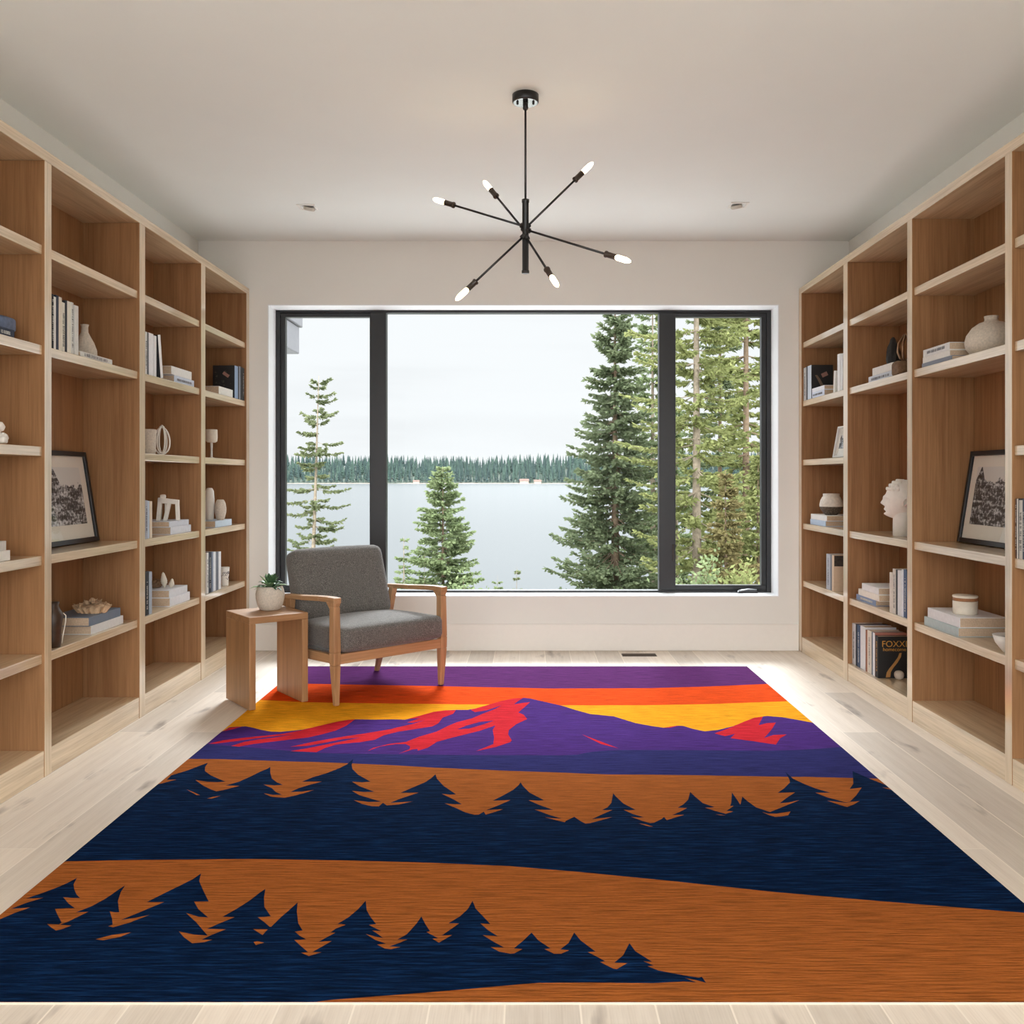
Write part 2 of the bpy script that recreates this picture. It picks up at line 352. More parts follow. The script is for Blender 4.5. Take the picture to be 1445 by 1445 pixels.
# ---------------------------------------------------------------- rug
RUGZ = .006
RUG = [
('orange','0,0 0,3149 166,3140 1022,3070 1530,3023 2075,3033 2394,3073 2728,3135 2736,3136 2736,0'),
('yellow','0,0 0,2764 9,2763 264,2710 504,2695 1051,2669 1177,2670 1566,2647 1994,2651 2315,2673 2722,2733 2736,2735 2736,0'),
('purple','0,0 0,2162 6,2178 12,2237 49,2248 83,2253 126,2227 175,2190 226,2163 270,2160 316,2176 361,2197 402,2239 443,2284 490,2335 530,2365 567,2377 659,2372 737,2377 775,2375 807,2370 842,2400 884,2463 929,2520 984,2548 1035,2557 1093,2557 1150,2598 1199,2667 1257,2739 1317,2790 1370,2809 1409,2790 1454,2745 1507,2695 1558,2646 1568,2638 1629,2555 1698,2476 1760,2451 1810,2431 1856,2367 1900,2309 1965,2260 2020,2227 2086,2264 2115,2260 2155,2205 2198,2168 2261,2190 2344,2252 2412,2328 2483,2407 2553,2439 2620,2415 2679,2367 2735,2317 2736,2316 2736,195 2726,0'),
('red','9,2167 17,2232 68,2251 43,2209'),
('red','8,1972 53,2026 137,2067 214,2096 291,2129 353,2181 402,2239 443,2284 490,2335 530,2365 567,2377 549,2267 516,2181 467,2118 417,2069 335,2031 255,1993 203,1968 150,1927 107,1923 152,1999 201,2035 270,2069 337,2118 265,2089 179,2048 102,2005 35,1972'),
('red','374,1927 452,1999 540,2063 650,2129 763,2204 787,2232 855,2294 903,2362 853,2314 824,2320 877,2400 816,2381 884,2463 929,2520 984,2548 1036,2548 1027,2477 983,2408 972,2301 949,2250 886,2212 805,2163 747,2103 719,2033 661,1995 636,1989 562,1957 526,1907 504,1848 444,1857 385,1861 455,1907 530,1968 607,2031 649,2069 575,2041 498,1978 436,1937'),
('red','1370,2809 1317,2790 1257,2739 1199,2667 1108,2557 1133,2511 1189,2548 1259,2646 1232,2578 1170,2477 1125,2394 1060,2327 1023,2263 978,2163 908,2080 860,1999 788,1966 733,1911 716,1865 761,1933 819,1966 864,1966 887,1933 890,1890 852,1827 905,1890 924,1894 927,1869 965,1911 995,1999 1048,2056 1109,2115 1172,2175 1242,2268 1232,2188 1243,2068 1243,1966 1175,1865 1254,1922 1316,1995 1322,2026 1304,2115 1306,2188 1338,2288 1390,2381 1372,2463 1346,2505 1371,2592 1405,2714 1363,2698 1322,2667 1340,2729'),
('red','1635,2119 1710,1967 1779,1904 1722,1990'),
('red','2015,2227 2096,2264 2050,2227'),
('red','2235,2133 2316,2216 2405,2321 2483,2407 2529,2427 2469,2271 2519,2309 2562,2317 2510,2197 2439,2057 2496,2109 2556,2115 2511,2057 2465,1958 2384,2007 2291,2057 2326,2126 2274,2088'),
('purple','1069,2200 1106,2263 1164,2327 1232,2354 1187,2288 1122,2212'),
('indigo','0,0 0,1969 8,1967 59,1953 156,1927 283,1895 396,1863 506,1838 618,1828 733,1824 729,1825 853,1817 1099,1809 1405,1807 1518,1803 1599,1812 1632,1836 1665,1854 1721,1869 1776,1879 1895,1879 2078,1876 2260,1872 2395,1866 2535,1879 2633,1897 2733,1923 2736,1923 2736,0'),
('brown','0,0 0,1756 7,1755 129,1752 291,1735 451,1718 514,1715 628,1702 855,1670 1023,1640 1154,1623 1329,1599 1502,1581 1702,1556 1863,1554 2060,1546 2255,1535 2401,1528 2462,1528 2624,1515 2736,1507 2736,0'),
('navy','0,1443 13,1452 49,1496 14,1490 10,1545 52,1607 77,1663 98,1705 106,1647 122,1599 164,1545 213,1499 244,1472 215,1465 175,1470 124,1490 176,1426 219,1384 247,1363 268,1377 313,1423 286,1426 259,1426 296,1470 321,1529 343,1591 360,1626 365,1650 386,1575 411,1507 443,1462 472,1435 442,1429 399,1438 441,1398 467,1356 498,1326 466,1325 427,1342 462,1308 492,1299 516,1295 543,1315 573,1342 602,1378 564,1361 521,1356 541,1398 570,1433 610,1472 571,1472 535,1470 564,1522 607,1572 637,1623 646,1638 665,1684 676,1757 685,1675 698,1623 732,1555 795,1471 765,1463 725,1471 763,1419 829,1358 789,1355 744,1369 780,1322 871,1254 827,1251 770,1270 807,1231 844,1210 869,1208 878,1243 896,1217 938,1227 983,1258 945,1249 904,1243 931,1282 992,1349 962,1347 926,1347 960,1400 1004,1466 1022,1514 1033,1559 1044,1506 1075,1427 1131,1330 1109,1327 1078,1337 1123,1282 1159,1229 1132,1228 1097,1238 1139,1194 1176,1150 1210,1127 1224,1128 1240,1157 1248,1128 1276,1152 1306,1180 1280,1177 1247,1171 1279,1206 1330,1271 1303,1268 1267,1265 1302,1318 1339,1381 1357,1430 1365,1464 1374,1422 1398,1350 1451,1268 1430,1265 1395,1269 1434,1220 1480,1174 1454,1173 1416,1177 1463,1128 1507,1091 1482,1094 1450,1105 1482,1081 1516,1058 1519,1070 1550,1108 1570,1067 1584,1047 1599,1050 1635,1074 1678,1105 1647,1097 1609,1087 1644,1128 1686,1173 1668,1170 1649,1171 1671,1199 1688,1242 1704,1342 1712,1303 1731,1235 1766,1174 1745,1170 1725,1174 1751,1135 1787,1103 1767,1101 1743,1108 1778,1070 1800,1051 1814,1054 1845,1089 1855,1107 1860,1077 1890,1100 1927,1126 1907,1126 1885,1124 1916,1154 1948,1191 1932,1193 1916,1195 1942,1229 1966,1274 1988,1357 1997,1307 2012,1241 2046,1200 2030,1195 2012,1195 2041,1163 2071,1136 2102,1158 2090,1163 2079,1163 2115,1212 2103,1212 2115,1248 2140,1352 2141,1314 2142,1225 2168,1307 2175,1261 2191,1197 2228,1153 2286,1203 2364,1271 2321,1248 2284,1238 2325,1294 2372,1352 2341,1349 2307,1347 2344,1396 2384,1461 2392,1497 2402,1586 2409,1505 2434,1443 2442,1428 2461,1394 2500,1347 2474,1347 2445,1349 2471,1302 2522,1246 2538,1254 2583,1318 2635,1404 2610,1396 2585,1389 2619,1448 2669,1596 2684,1556 2703,1505 2732,1442 2736,1434 2736,411 2706,416 2360,481 2084,537 1799,609 1547,668 1340,709 1106,733 865,749 546,761 225,754 12,744 0,742'),
('brown','2200,1153 2216,1138 2246,1138 2300,1158 2281,1122 2257,1112 2234,1107 2216,1124'),
('brown','1763,1047 1783,1040 1806,1020 1793,1020'),
('brown','2035,1131 2052,1129 2067,1120 2050,1122'),
('brown','129,1384 166,1353 201,1322 189,1322'),
('brown','239,1286 255,1304 279,1315 257,1286'),
('brown','2461,1265 2493,1252 2520,1241 2540,1252 2575,1260 2541,1225 2510,1201 2491,1222'),
('brown','2711,1404 2736,1399 2736,1398 2736,1378 2727,1388'),
('navy','0,0 0,351 4,357 16,383 33,414 57,446 34,441 10,437 30,469 62,503 38,499 17,498 40,526 66,563 83,596 93,628 104,586 122,554 144,522 164,501 146,501 115,506 148,469 179,441 156,441 128,437 150,406 184,361 182,351 150,354 172,334 191,319 202,326 217,346 186,350 199,369 225,421 210,419 193,417 218,452 236,499 246,549 253,580 260,535 276,482 308,418 296,418 280,424 306,381 321,350 313,342 329,336 360,361 395,404 367,389 331,375 365,422 404,477 382,477 357,477 384,531 413,586 430,620 440,659 452,608 485,548 524,480 504,480 484,480 512,435 554,389 527,393 486,415 531,364 586,293 548,299 505,315 530,284 561,255 589,261 605,273 578,273 594,296 621,326 598,327 572,328 594,357 623,391 607,392 590,393 612,435 634,487 647,533 656,557 667,505 684,449 716,396 700,392 683,391 708,364 729,339 733,339 744,389 755,429 767,475 778,422 798,357 818,320 800,314 817,293 838,275 825,272 809,272 832,243 858,212 841,210 864,194 891,212 868,213 883,235 904,266 888,265 872,262 887,284 904,308 891,309 901,330 922,349 910,354 900,354 922,391 938,435 950,485 962,431 979,391 1000,353 982,349 1001,332 1019,316 995,320 1014,300 1029,281 1009,288 982,302 1011,272 1041,253 1019,249 1041,230 1057,226 1079,237 1051,240 1072,256 1091,274 1066,274 1086,300 1103,353 1112,395 1127,353 1143,316 1134,312 1167,280 1153,278 1171,258 1201,297 1175,294 1214,357 1186,357 1213,395 1231,435 1241,485 1252,439 1295,353 1269,357 1291,320 1316,290 1278,296 1305,264 1333,235 1300,237 1322,215 1349,205 1359,207 1378,227 1357,230 1378,264 1401,309 1418,269 1447,230 1432,227 1455,205 1472,205 1492,221 1471,226 1492,256 1509,309 1523,269 1556,215 1537,213 1557,192 1576,170 1563,167 1592,137 1600,135 1628,162 1597,164 1621,197 1643,256 1653,217 1687,168 1667,170 1689,151 1674,148 1697,129 1728,117 1759,106 1786,98 1793,102 1798,76 1780,87 1753,97 1776,78 1746,82 1677,75 1617,76 1536,78 1415,76 1355,67 1256,51 1159,36 958,8 926,0'),
('brown','312,275 343,296 386,310 369,287 333,270'),
('brown','690,327 728,325 723,296'),
('brown','711,261 719,265 738,258 721,246')]
def rug():
    cols = dict(plum=(88, 42, 96), orange=(216, 74, 22), yellow=(234, 156, 30), purple=(72, 43, 112), red=(192, 38, 48),
                indigo=(46, 46, 98), brown=(156, 88, 40), navy=(9, 28, 55))
    ms = {}
    for k, c in cols.items():
        t = NT('rug_'+k); c = lin(c)
        a = t.noise(t.coords((9, 120, 1)), 1, 3, .6); b = t.noise(t.coords((90, 260, 1)), 1, 2)
        dk, lt = (.6, 2.3) if k == 'navy' else (.72, 1.22)
        col = t.ramp(a, (.36, tuple(v*dk for v in c)), (.5, c), (.66, tuple(min(1, v*lt) for v in c)))
        col = t.mix(.3, col, t.ramp(b, (.3, (.6, .6, .6)), (.65, (1, 1, 1))), 'MULTIPLY')
        t.bump(a, .7, .008)
        ms[k] = t.set(Base_Color=col, Roughness=.95); t.b.inputs['Specular IOR Level'].default_value = .02
    bind = plain('rug_binding', (196, 186, 168), .9)
    x0, y0, wd, ln = -1.390, 2.025, 2.736, 3.621
    m = MB(); m.box(0, wd, 0, ln, 0, RUGZ-.0008, bind)
    m.add([(0, 0, RUGZ-.0006), (wd, 0, RUGZ-.0006), (wd, ln, RUGZ-.0006), (0, ln, RUGZ-.0006)], [(0, 1, 2, 3)], ms['plum'])
    for i, (c, s) in enumerate(RUG):
        p = [Vector((float(a.split(',')[0])/1000, float(a.split(',')[1])/1000, 0)) for a in s.split()]
        z = RUGZ-.0005+i*.00004
        m.add([(q.x, q.y, z) for q in p], [t for t in tessellate_polygon([p])], ms[c])
    o = m.build('rug', loc=(x0, y0, 0))
    me = o.data
    for pl in me.polygons:
        if pl.normal.z < 0 and pl.center.z > RUGZ-.0007: pl.flip()
    e = .006
    tag(o, 'large woven rug picturing purple mountains, sunset bands and navy pine trees', 'rug')
rug()

# ---------------------------------------------------------------- armchair
def armchair():
    c = empty('armchair', (-.724, 4.8975, RUGZ+.001), math.atan2(.697, .717), 'low grey upholstered armchair with oak frame and open arms by the window', 'armchair')
    W = .345
    MB().rbox(.3225, .268, .064, .034, 12, (.0, .006, .022), M_FABRIC).build('seat_cushion', None, c, loc=(0, .216, .324), rot=(R(-1.5), 0, 0))
    MB().rbox(.30, .066, .205, .05, 12, (.0, .012, .006), M_FABRIC).build('backrest_cushion', None, c, loc=(0, .497, .553), rot=(R(-17), 0, 0))
    for s in (-1, 1):
        x = s*W
        def sec(z, y, hw, hd, xx=None):
            xx = x if xx is None else xx
            return [(xx-hw, y-hd, z), (xx+hw, y-hd, z), (xx+hw, y+hd, z), (xx-hw, y+hd, z)]
        lg = MB(); secs = [sec(0, 0, .0125, .0125, s*.3385), sec(.205, 0, .021, .021), sec(.27, 0, .022, .022), sec(.5, .004, .019, .021), sec(.545, .006, .023, .026)]
        for a, b in zip(secs, secs[1:]): lg.hexa(a+b)
        lg.build('front_leg', CH_Z, c, .004)
        secs = [sec(0, .56, .0125, .0125, s*.30), sec(.21, .525, .019, .02, s*.325), sec(.36, .480, .018, .019, s*.33), sec(.515, .445, .017, .021, s*.338)]
        lg = MB()
        for a, b in zip(secs, secs[1:]): lg.hexa(a+b)
        lg.build('rear_leg', CH_Z, c, .004)
        ar = MB()
        st = [(-.022, .517, .547, .023), (.03, .522, .548, .024), (.12, .520, .545, .026), (.28, .510, .534, .027), (.50, .502, .523, .022)]
        for (ya, la, ha, wa), (yb_, lb, hb, wb) in zip(st, st[1:]):
            ar.hexa([(x-wa, ya, la), (x+wa, ya, la), (x+wb, yb_, lb), (x-wb, yb_, lb), (x-wa, ya, ha), (x+wa, ya, ha), (x+wb, yb_, hb), (x-wb, yb_, hb)])
        # curved brace where the arm meets the leg
        ar.hexa([(x-.018, .02, .49), (x+.018, .02, .49), (x+.018, .024, .485), (x-.018, .024, .485), (x-.018, .02, .522), (x+.018, .02, .522), (x+.018, .06, .521), (x-.018, .06, .521)])
        ar.build('armrest', CH_Y, c, .004)
        MB().hexa([(x-.014, .02, .212), (x+.014, .02, .212), (x+.014, .55, .198), (x-.014, .55, .198), (x-.014, .02, .258), (x+.014, .02, .258), (x+.014, .55, .246), (x-.014, .55, .246)]).build('side_rail', CH_Y, c, .003)
    MB().box(-W+.03, W-.03, .016, .50, .238, .262).build('seat_deck', M_FABRIC, c, .003)
    MB().box(-W+.02, W-.02, -.016, .014, .208, .26).build('front_rail', CH_X, c, .003)
    MB().box(-W+.01, W-.01, .535, .56, .2, .246).build('rear_rail', CH_X, c, .003)
    MB().hexa([(-W+.012, .535, .44), (W-.012, .535, .44), (W-.012, .555, .44), (-W+.012, .555, .44), (-W+.012, .555, .50), (W-.012, .555, .50), (W-.012, .575, .50), (-W+.012, .575, .50)]).build('back_rail', CH_X, c, .003)
    return c
armchair()

# ---------------------------------------------------------------- side table and plant
def side_table():
    a = math.atan2(.201, .2385)*.5+R(125.5-90)*.5
    t = empty('side_table', (-1.3765, 4.561, RUGZ+.0005), a, 'small oak waterfall side table with two panel legs beside the armchair', 'side table')
    w, d, h, k = .312, .325, .46, .034
    MB().box(0, w, 0, d, h-k, h).build('table_top', TB_X, t, .003)
    MB().box(0, k, 0, d, 0, h-k).build('panel_leg', TB_Z, t, .003)
    MB().box(w-k, w, 0, d, 0, h-k).build('panel_leg', TB_Z, t, .003)
side_table()
def succulent():
    z = RUGZ+.461
    p = empty('potted_succulent', (-1.352, 4.845, z), 0, 'spiky green succulent in a round grey clay pot on the side table', 'plant')
    pot = [(.046, 0), (.054, .004), (.066, .03), (.0735, .062), (.0745, .085), (.069, .108), (.063, .122), (.060, .124), (.057, .120), (.060, .104)]
    MB().lathe(pot, 40, closed=False).add([(0, 0, .001)], []).build('pot', M_CLAY, p)
    MB().lathe([(.0, .098), (.0602, .100)], 28, closed=False).build('soil', M_SOIL, p)
    g1 = plain('succulent_green', (58, 92, 56), .45, var=.25, scale=50); g2 = plain('succulent_pale_green', (132, 164, 116), .45, var=.2, scale=60)
    rnd = random.Random(5); m = MB()
    for ring, (n, el, ln) in enumerate(((12, 24, .100), (11, 40, .096), (10, 58, .088), (6, 76, .076))):
        for k in range(n):
            a = 2*math.pi*(k+ring*.43)/n+rnd.uniform(-.12, .12); e = R(el+rnd.uniform(-7, 7)); L = ln*rnd.uniform(.85, 1.1)
            d = Vector((math.cos(a)*math.cos(e), math.sin(a)*math.cos(e), math.sin(e))); sd = Vector((-math.sin(a), math.cos(a), 0)); up = sd.cross(d)*-1
            vs = []; st = ((0, .35), (.25, .85), (.5, 1), (.75, .72), (1, .04))
            for t, wd in st:
                c = Vector((0, 0, .103))+d*L*t+Vector((0, 0, -1))*(.034 if ring < 2 else .010)*t*t*t+d*.004+Vector((0, 0, .006+.004*ring))
                hw = .0155*wd
                vs += [c-sd*hw+up*.003*wd, c-up*.004*wd*-1*-1, c+sd*hw+up*.003*wd, c+up*.001]
            fs = []
            for i in range(len(st)-1):
                for q in range(4): fs.append((i*4+q, i*4+(q+1) % 4, i*4+4+(q+1) % 4, i*4+4+q))
            m.add(vs, fs, g1 if rnd.random() < .7 else g2, True)
    m.build('leaf_rosette', None, p)
succulent()

# ---------------------------------------------------------------- chandelier
def at(x, y, Y): return Vector(((x-VX)*Y/F, Y, H-(y-VY)*Y/F))
def chandelier():
    Y0 = 3.83; cx = (741.5-VX)*Y0/F
    c = empty('chandelier', (cx, Y0, ZC), 0, 'black six-arm starburst chandelier with lit tubular bulbs hanging from the ceiling', 'chandelier')
    L = lambda p: p-Vector((cx, Y0, ZC))
    MB().lathe([(.052, 0), (.055, -.002), (.055, -.031), (.052, -.034), (.0, -.034)], 40, closed=False).build('canopy', M_BLKMET, c)
    MB().lathe([(.0, -.034), (.050, -.034), (.050, -.0352), (.0, -.0352)], 40, closed=False, smooth=False).build('canopy_plate', plain('polished_dark_nickel', (150, 150, 150), .18, 1., var=.02), c)
    MB().lathe([(.011, -.034), (.011, -.06), (.008, -.064)], 16).build('canopy_collar', M_BLKMET, c)
    for s in (-1, 1): MB().lathe([(.005, -.033), (.005, -.042), (.003, -.045)], 12, M=Matrix.Translation((s*.033, -.008, 0))).build('canopy_screw', M_BLKMET, c)
    zt, zb = H+(VY-283)*Y0/F-ZC, H+(VY-386)*Y0/F-ZC
    MB().lathe([(.0045, -.05), (.0045, zt)], 12).build('down_rod', M_BLKMET, c)
    MB().lathe([(.008, zt+.006), (.0155, zt+.004), (.0155, zt-.008), (.0135, zt-.010), (.0135, zb+.014), (.0158, zb+.012), (.0158, zb+.001), (.012, zb)], 24).build('stem', M_BLKMET, c)
    zA, zB = H+(VY-322)*Y0/F, H+(VY-329)*Y0/F
    arms = [((612, 281), 4.06, 320), ((889, 369), 3.56, 324), ((683, 256), 4.02, 327), ((787, 404), 3.62, 333), ((836, 230), 3.93, 322), ((644, 423), 3.72, 331)]
    for (ex, ey), Ye, yc in arms:
        tip = L(at(ex, ey, Ye)); cen = L(Vector((cx, Y0, H+(VY-yc)*Y0/F)))
        d = (tip-cen).normalized(); ln = (tip-cen).length
        q = d.to_track_quat('Z', 'Y').to_matrix().to_4x4()
        a = MB().tube([cen, cen+d*(ln-.105)], .0047, 10); a.lathe([(.010, -.012), (.0115, -.010), (.0115, .010), (.010, .012)], 14, M=Matrix.Translation(cen+d*.012) @ q)
        ao = a.build('arm', M_BLKMET, c)
        s0 = cen+d*(ln-.118)
        MB().lathe([(.009, 0), (.0135, .002), (.0135, .008), (.0115, .010), (.0115, .05), (.0122, .052)], 20, M=Matrix.Translation(s0) @ q).build('socket', M_BROWNMET, ao)
        MB().lathe([(.007, .050), (.0098, .056), (.0110, .066), (.0108, .098), (.0085, .110), (.005, .118), (.0012, .122)], 20, M=Matrix.Translation(s0) @ q).build('bulb', M_BULB, ao)
chandelier()

# ---------------------------------------------------------------- downlights and floor vent
M_TRIM = plain('downlight_trim', (240, 238, 232), .6, var=.01); M_LAMP = plain('unlit_lamp_face', (206, 200, 188), .6, var=.05)
for i, (x, y, s) in enumerate(((-1.29, 5.41, -1), (1.231, 5.372, 1))):
    d = empty('recessed_downlight', (x, y, ZC), 0, 'small square white recessed downlight in the ceiling %s the chandelier' % ('left of' if s < 0 else 'right of'), 'downlight', 'ceiling downlights')
    k = .054
    MB().box(-k, k, -k, -k+.014, -.006, 0).box(-k, k, k-.014, k, -.006, 0).box(-k, -k+.014, -k+.014, k-.014, -.006, 0).box(k-.014, k, -k+.014, k-.014, -.006, 0).build('trim_ring', M_TRIM, d, .002)
    MB().lathe([(.030, .0), (.034, -.012), (.030, -.02), (.0, -.018)], 24, closed=False).build('gimbal_lamp', M_LAMP, d, loc=(-s*.012, 0, -.001), rot=(R(20), R(-s*14), 0))
v = empty('floor_vent', ((901-VX)/F*6.06, 6.03, 0), 0, 'dark slotted floor vent set in the oak floor below the window', 'vent')
MB().box(-.112, .112, -.045, .045, 0, .002).build('vent_frame', plain('vent_dark', (52, 42, 34), .6), v)
for k in range(7): MB().box(-.106, .106, -.040+k*.0118, -.0355+k*.0118, .002, .004).build('vent_slat', plain('vent_bar', (84, 70, 56), .6), v)
# ---------------------------------------------------------------- books
NVY, INKB, WHT, CRM, GRY, BLU, PBL, TAN, BLK, GRB = (34, 42, 62), (26, 28, 34), (228, 226, 222), (222, 212, 194), (150, 150, 150), (72, 92, 124), (188, 202, 220), (176, 146, 112), (20, 20, 20), (112, 124, 140)
def cover_mat(c): return plain('cover_%d_%d_%d' % c, c, .6, var=.05, scale=60)
BRND = random.Random(11)
def book_mesh(root, t, h, d, cov, lie, sx, letter=None, spine=None, title=None):
    """t thickness, h height, d depth into the case; the spine sits at depth 0 and faces the room"""
    def P(u, v, w): return (sx*w, v, u) if lie else (sx*w, u, v)      # u thickness, v height, w depth
    def bx(m, u0, u1, v0, v1, w0, w1):
        return m.hexa([P(u0, v0, w0), P(u1, v0, w0), P(u1, v1, w0), P(u0, v1, w0), P(u0, v0, w1), P(u1, v0, w1), P(u1, v1, w1), P(u0, v1, w1)])
    cm = cover_mat(cov); k = min(.0028, t*.16)
    o = bx(bx(bx(MB(), 0, k, 0, h, .0, d), t-k, t, 0, h, .0, d), k, t-k, 0, h, 0, k).build('cover', cm, root, .0008)
    bx(MB(), k, t-k, .003, h-.003, k, d-.004).build('page_block', M_PAGES, root)
    if spine: bx(MB(), .0004, t-.0004, h*.0, h*1., -.0006, .0).build('spine_band', cover_mat(spine), root)
    if letter:
        m = MB(); v = h*BRND.uniform(.10, .16); e = h*BRND.uniform(.78, .9); hw = min(t*.26, .006); big = BRND.random() < .3
        while v < e:
            s = BRND.uniform(.002, .0045)*(1.5 if big else 1)
            if BRND.random() < .82:
                q = BRND.choice((0, 1, 2))
                bx(m, t/2-hw, t/2+hw, v, v+s*.35, -.0011, -.0004)
                if q: bx(m, t/2-hw, t/2-hw*.5, v, v+s*.8, -.0011, -.0004)
                if q == 2: bx(m, t/2+hw*.5, t/2+hw, v, v+s*.8, -.0011, -.0004)
            v += s*1.15
        m.build('spine_lettering', letter, root)
    return o
def ribbon(pts, ws, y=-.0007):
    m = MB(); vs = []
    for (x, z), w_ in zip(pts, ws): vs += [(x-w_, y, z), (x+w_, y, z+.002)]
    vs += [(x, 0, z) for x, _, z in vs]; n = len(pts)*2; fs = []
    for i in range(len(pts)-1): fs += [(i*2, i*2+1, i*2+3, i*2+2), (i*2+1, i*2+1+n, i*2+3+n, i*2+3), (i*2+n, i*2, i*2+2, i*2+2+n)]
    return m.add(vs, fs)
def side_vals(side): return (-1, XL, BL) if side == 'L' else (1, XR, BR)
def Yat(side, x, inset): sx, xf, xb = side_vals(side); return F*abs(xf+sx*inset)/abs(x-VX)
def up(side, zs, pa, pb, ytop, cov, label, grp, inset=.022, depth=.17, letter=None, spine=None, lean=0., cat='book'):
    """an upright book whose spine spans px pa..pb along the shelf front"""
    sx, xf, xb = side_vals(side); ya, yb = sorted((Yat(side, pa, inset), Yat(side, pb, inset)))
    t = yb-ya-.0006; h = H-(ytop-VY)*(ya+yb)/2/F-zs
    r = empty('book', (xf+sx*inset, ya, zs+.0004), 0, label, cat, grp)
    book_mesh(r, t, h, depth, cov, False, sx, letter, spine)
    if lean: r.rotation_euler.x = lean
    return r
def lay(side, zb, pa, pb, t, cov, label, grp, inset=.03, depth=.19, letter=None, spine=None, yaw=0.):
    """a book lying flat, spine facing the room, spanning px pa..pb; returns the height of its top"""
    sx, xf, xb = side_vals(side); ya, yb = sorted((Yat(side, pa, inset), Yat(side, pb, inset)))
    r = empty('book', (xf+sx*inset, ya, zb+.0004), yaw, label, 'book', grp)
    book_mesh(r, t, yb-ya, depth, cov, True, sx, M_FAINT if letter is M_INK else letter, spine)
    return zb+t+.0004
def spot(side, x, dpt):
    """point at depth dpt into the case on the ray column px x"""
    sx, xf, xb = side_vals(side); X = xf+sx*dpt; return X, F*abs(X)/abs(x-VX)
def rootmesh(o, label, cat, group=None): return tag(o, label, cat, group)

# --- left case, nearest bay
G = 'books on the nearest bay of the left bookcase'
z = lay('L', S2, -16, 20.5, .032, NVY, 'dark navy book with pale spine lettering lying on a shelf at the left edge', G, letter=M_PALEINK)
o = MB().rbox(.045, .05, .026, .012, 4, (0, 0, .004), plain('blue_grey_box', (92, 104, 128), .6, var=.3, scale=40)).build('trinket_box', None)
X, Y = spot('L', -3, .10); o.location = (X, Y, z+.0265); rootmesh(o, 'small blue grey box on the dark navy book at the left edge', 'box')
m = MB(); rr = random.Random(3)
for k in range(9):
    a = k*.7; m.rbox(.016, .016, .013, .008, 3, (0, 0, 0), M_WHITE, Matrix.Translation((.018*math.cos(a), .018*math.sin(a), .013+.006*k)) @ Matrix.Rotation(a, 4, 'X'))
o = m.build('coral'); X, Y = spot('L', -4, .06); o.location = (X, Y, S3+.004); rootmesh(o, 'small knobbly white coral cut off by the left edge', 'ornament')
z = lay('L', S4, -30, 14, .037, CRM, 'thick cream book at the bottom of the pile of two at the left edge', G, spine=(226, 222, 212))
lay('L', z, -28, 8.8, .035, (206, 202, 194), 'pale grey book on top of the pile of two at the left edge', G)

# --- left case, second bay
G = 'upright books beside the bottle vase'
row = [(73.2, 76, 415, INKB, M_PALEINK, None, 'thin black book beside the shelf divider, first of the row by the bottle vase'),
       (76.1, 79.2, 419, WHT, None, None, 'thin white book second in the row by the bottle vase'),
       (79.3, 83, 417, NVY, None, None, 'plain navy book between two pale books near the shelf divider'),
       (83.1, 87.5, 419.5, CRM, None, None, 'plain cream book right of the navy one in the bottle vase row'),
       (87.6, 91.6, 427, (226, 220, 204), M_INK, None, 'ivory book with heavy black spine lettering in the bottle vase row'),
       (91.7, 94.7, 424, INKB, None, (30, 34, 46), 'dark blue black book right of the one with heavy lettering'),
       (94.8, 100.4, 425.5, (224, 220, 206), None, None, 'thickest off-white book in the row by the bottle vase'),
       (101, 103.8, 427, (214, 212, 206), M_INK, None, 'thin pale book with dark spine text, second from the bottle vase'),
       (105, 110.6, 431.5, (196, 194, 190), None, (216, 214, 208), 'light grey book standing right next to the bottle vase')]
for a, b, yt, c, le, sp, lb in row: up('L', S2, a, b, yt, c, lb, G, letter=le, spine=sp)
z = lay('L', S2, 113.8, 158.5, .022, (212, 210, 202), 'slim pale book lying alone in front of the bottle vase', 'books in the second bay of the left bookcase', inset=.016, depth=.09, letter=M_INK)
X, Y = spot('L', 119.5, .15)
rootmesh(MB().lathe([(.026, 0), (.043, .008), (.053, .04), (.052, .068), (.040, .102), (.024, .132), (.0155, .15), (.0145, .172), (.018, .185), (.014, .186), (.011, .17)], 36).build('bottle_vase', M_CLAY, loc=(X, Y, S2+.0004)),
         'beige bottle vase with a narrow neck beside upright books', 'vase')

def picture(name, sx, xbot, xtop, ya, yb, zs, h, fw, mat_w, label, fmat, mode, deep=.022, glass_=True):
    """a framed picture facing the room, leaning back; ya..yb along the wall"""
    wdt = yb-ya; ang = math.atan2(abs(xtop-xbot), math.sqrt(max(1e-6, h*h-(xtop-xbot)**2)))
    r = empty(name, (xbot, ya, zs+.0008+deep*math.sin(ang)), 0, label, 'picture'); r.rotation_euler = (0, sx*ang, 0)
    X = lambda d: sx*d
    def bx(m, d0, d1, y0, y1, z0, z1, mt=None): p = sorted((X(d0), X(d1))); return m.box(p[0], p[1], y0, y1, z0, z1, mt)
    m = MB(); bx(m, 0, deep, 0, fw, 0, h); bx(m, 0, deep, wdt-fw, wdt, 0, h); bx(m, 0, deep, fw, wdt-fw, 0, fw); bx(m, 0, deep, fw, wdt-fw, h-fw, h)
    m.build('frame', fmat, r, .002)
    bx(MB(), .012, .016, fw, wdt-fw, fw, h-fw).build('mat_board', M_MAT, r)
    mw, mb = mat_w
    ph = bx(MB(), .0108, .012, fw+mw, wdt-fw-mw, fw+mb, h-fw-mw).build('photograph', photo_mat(mode), r)
    if glass_: bx(MB(), .006, .008, fw, wdt-fw, fw, h-fw).build('picture_glass', M_PGLASS, r)
    return r
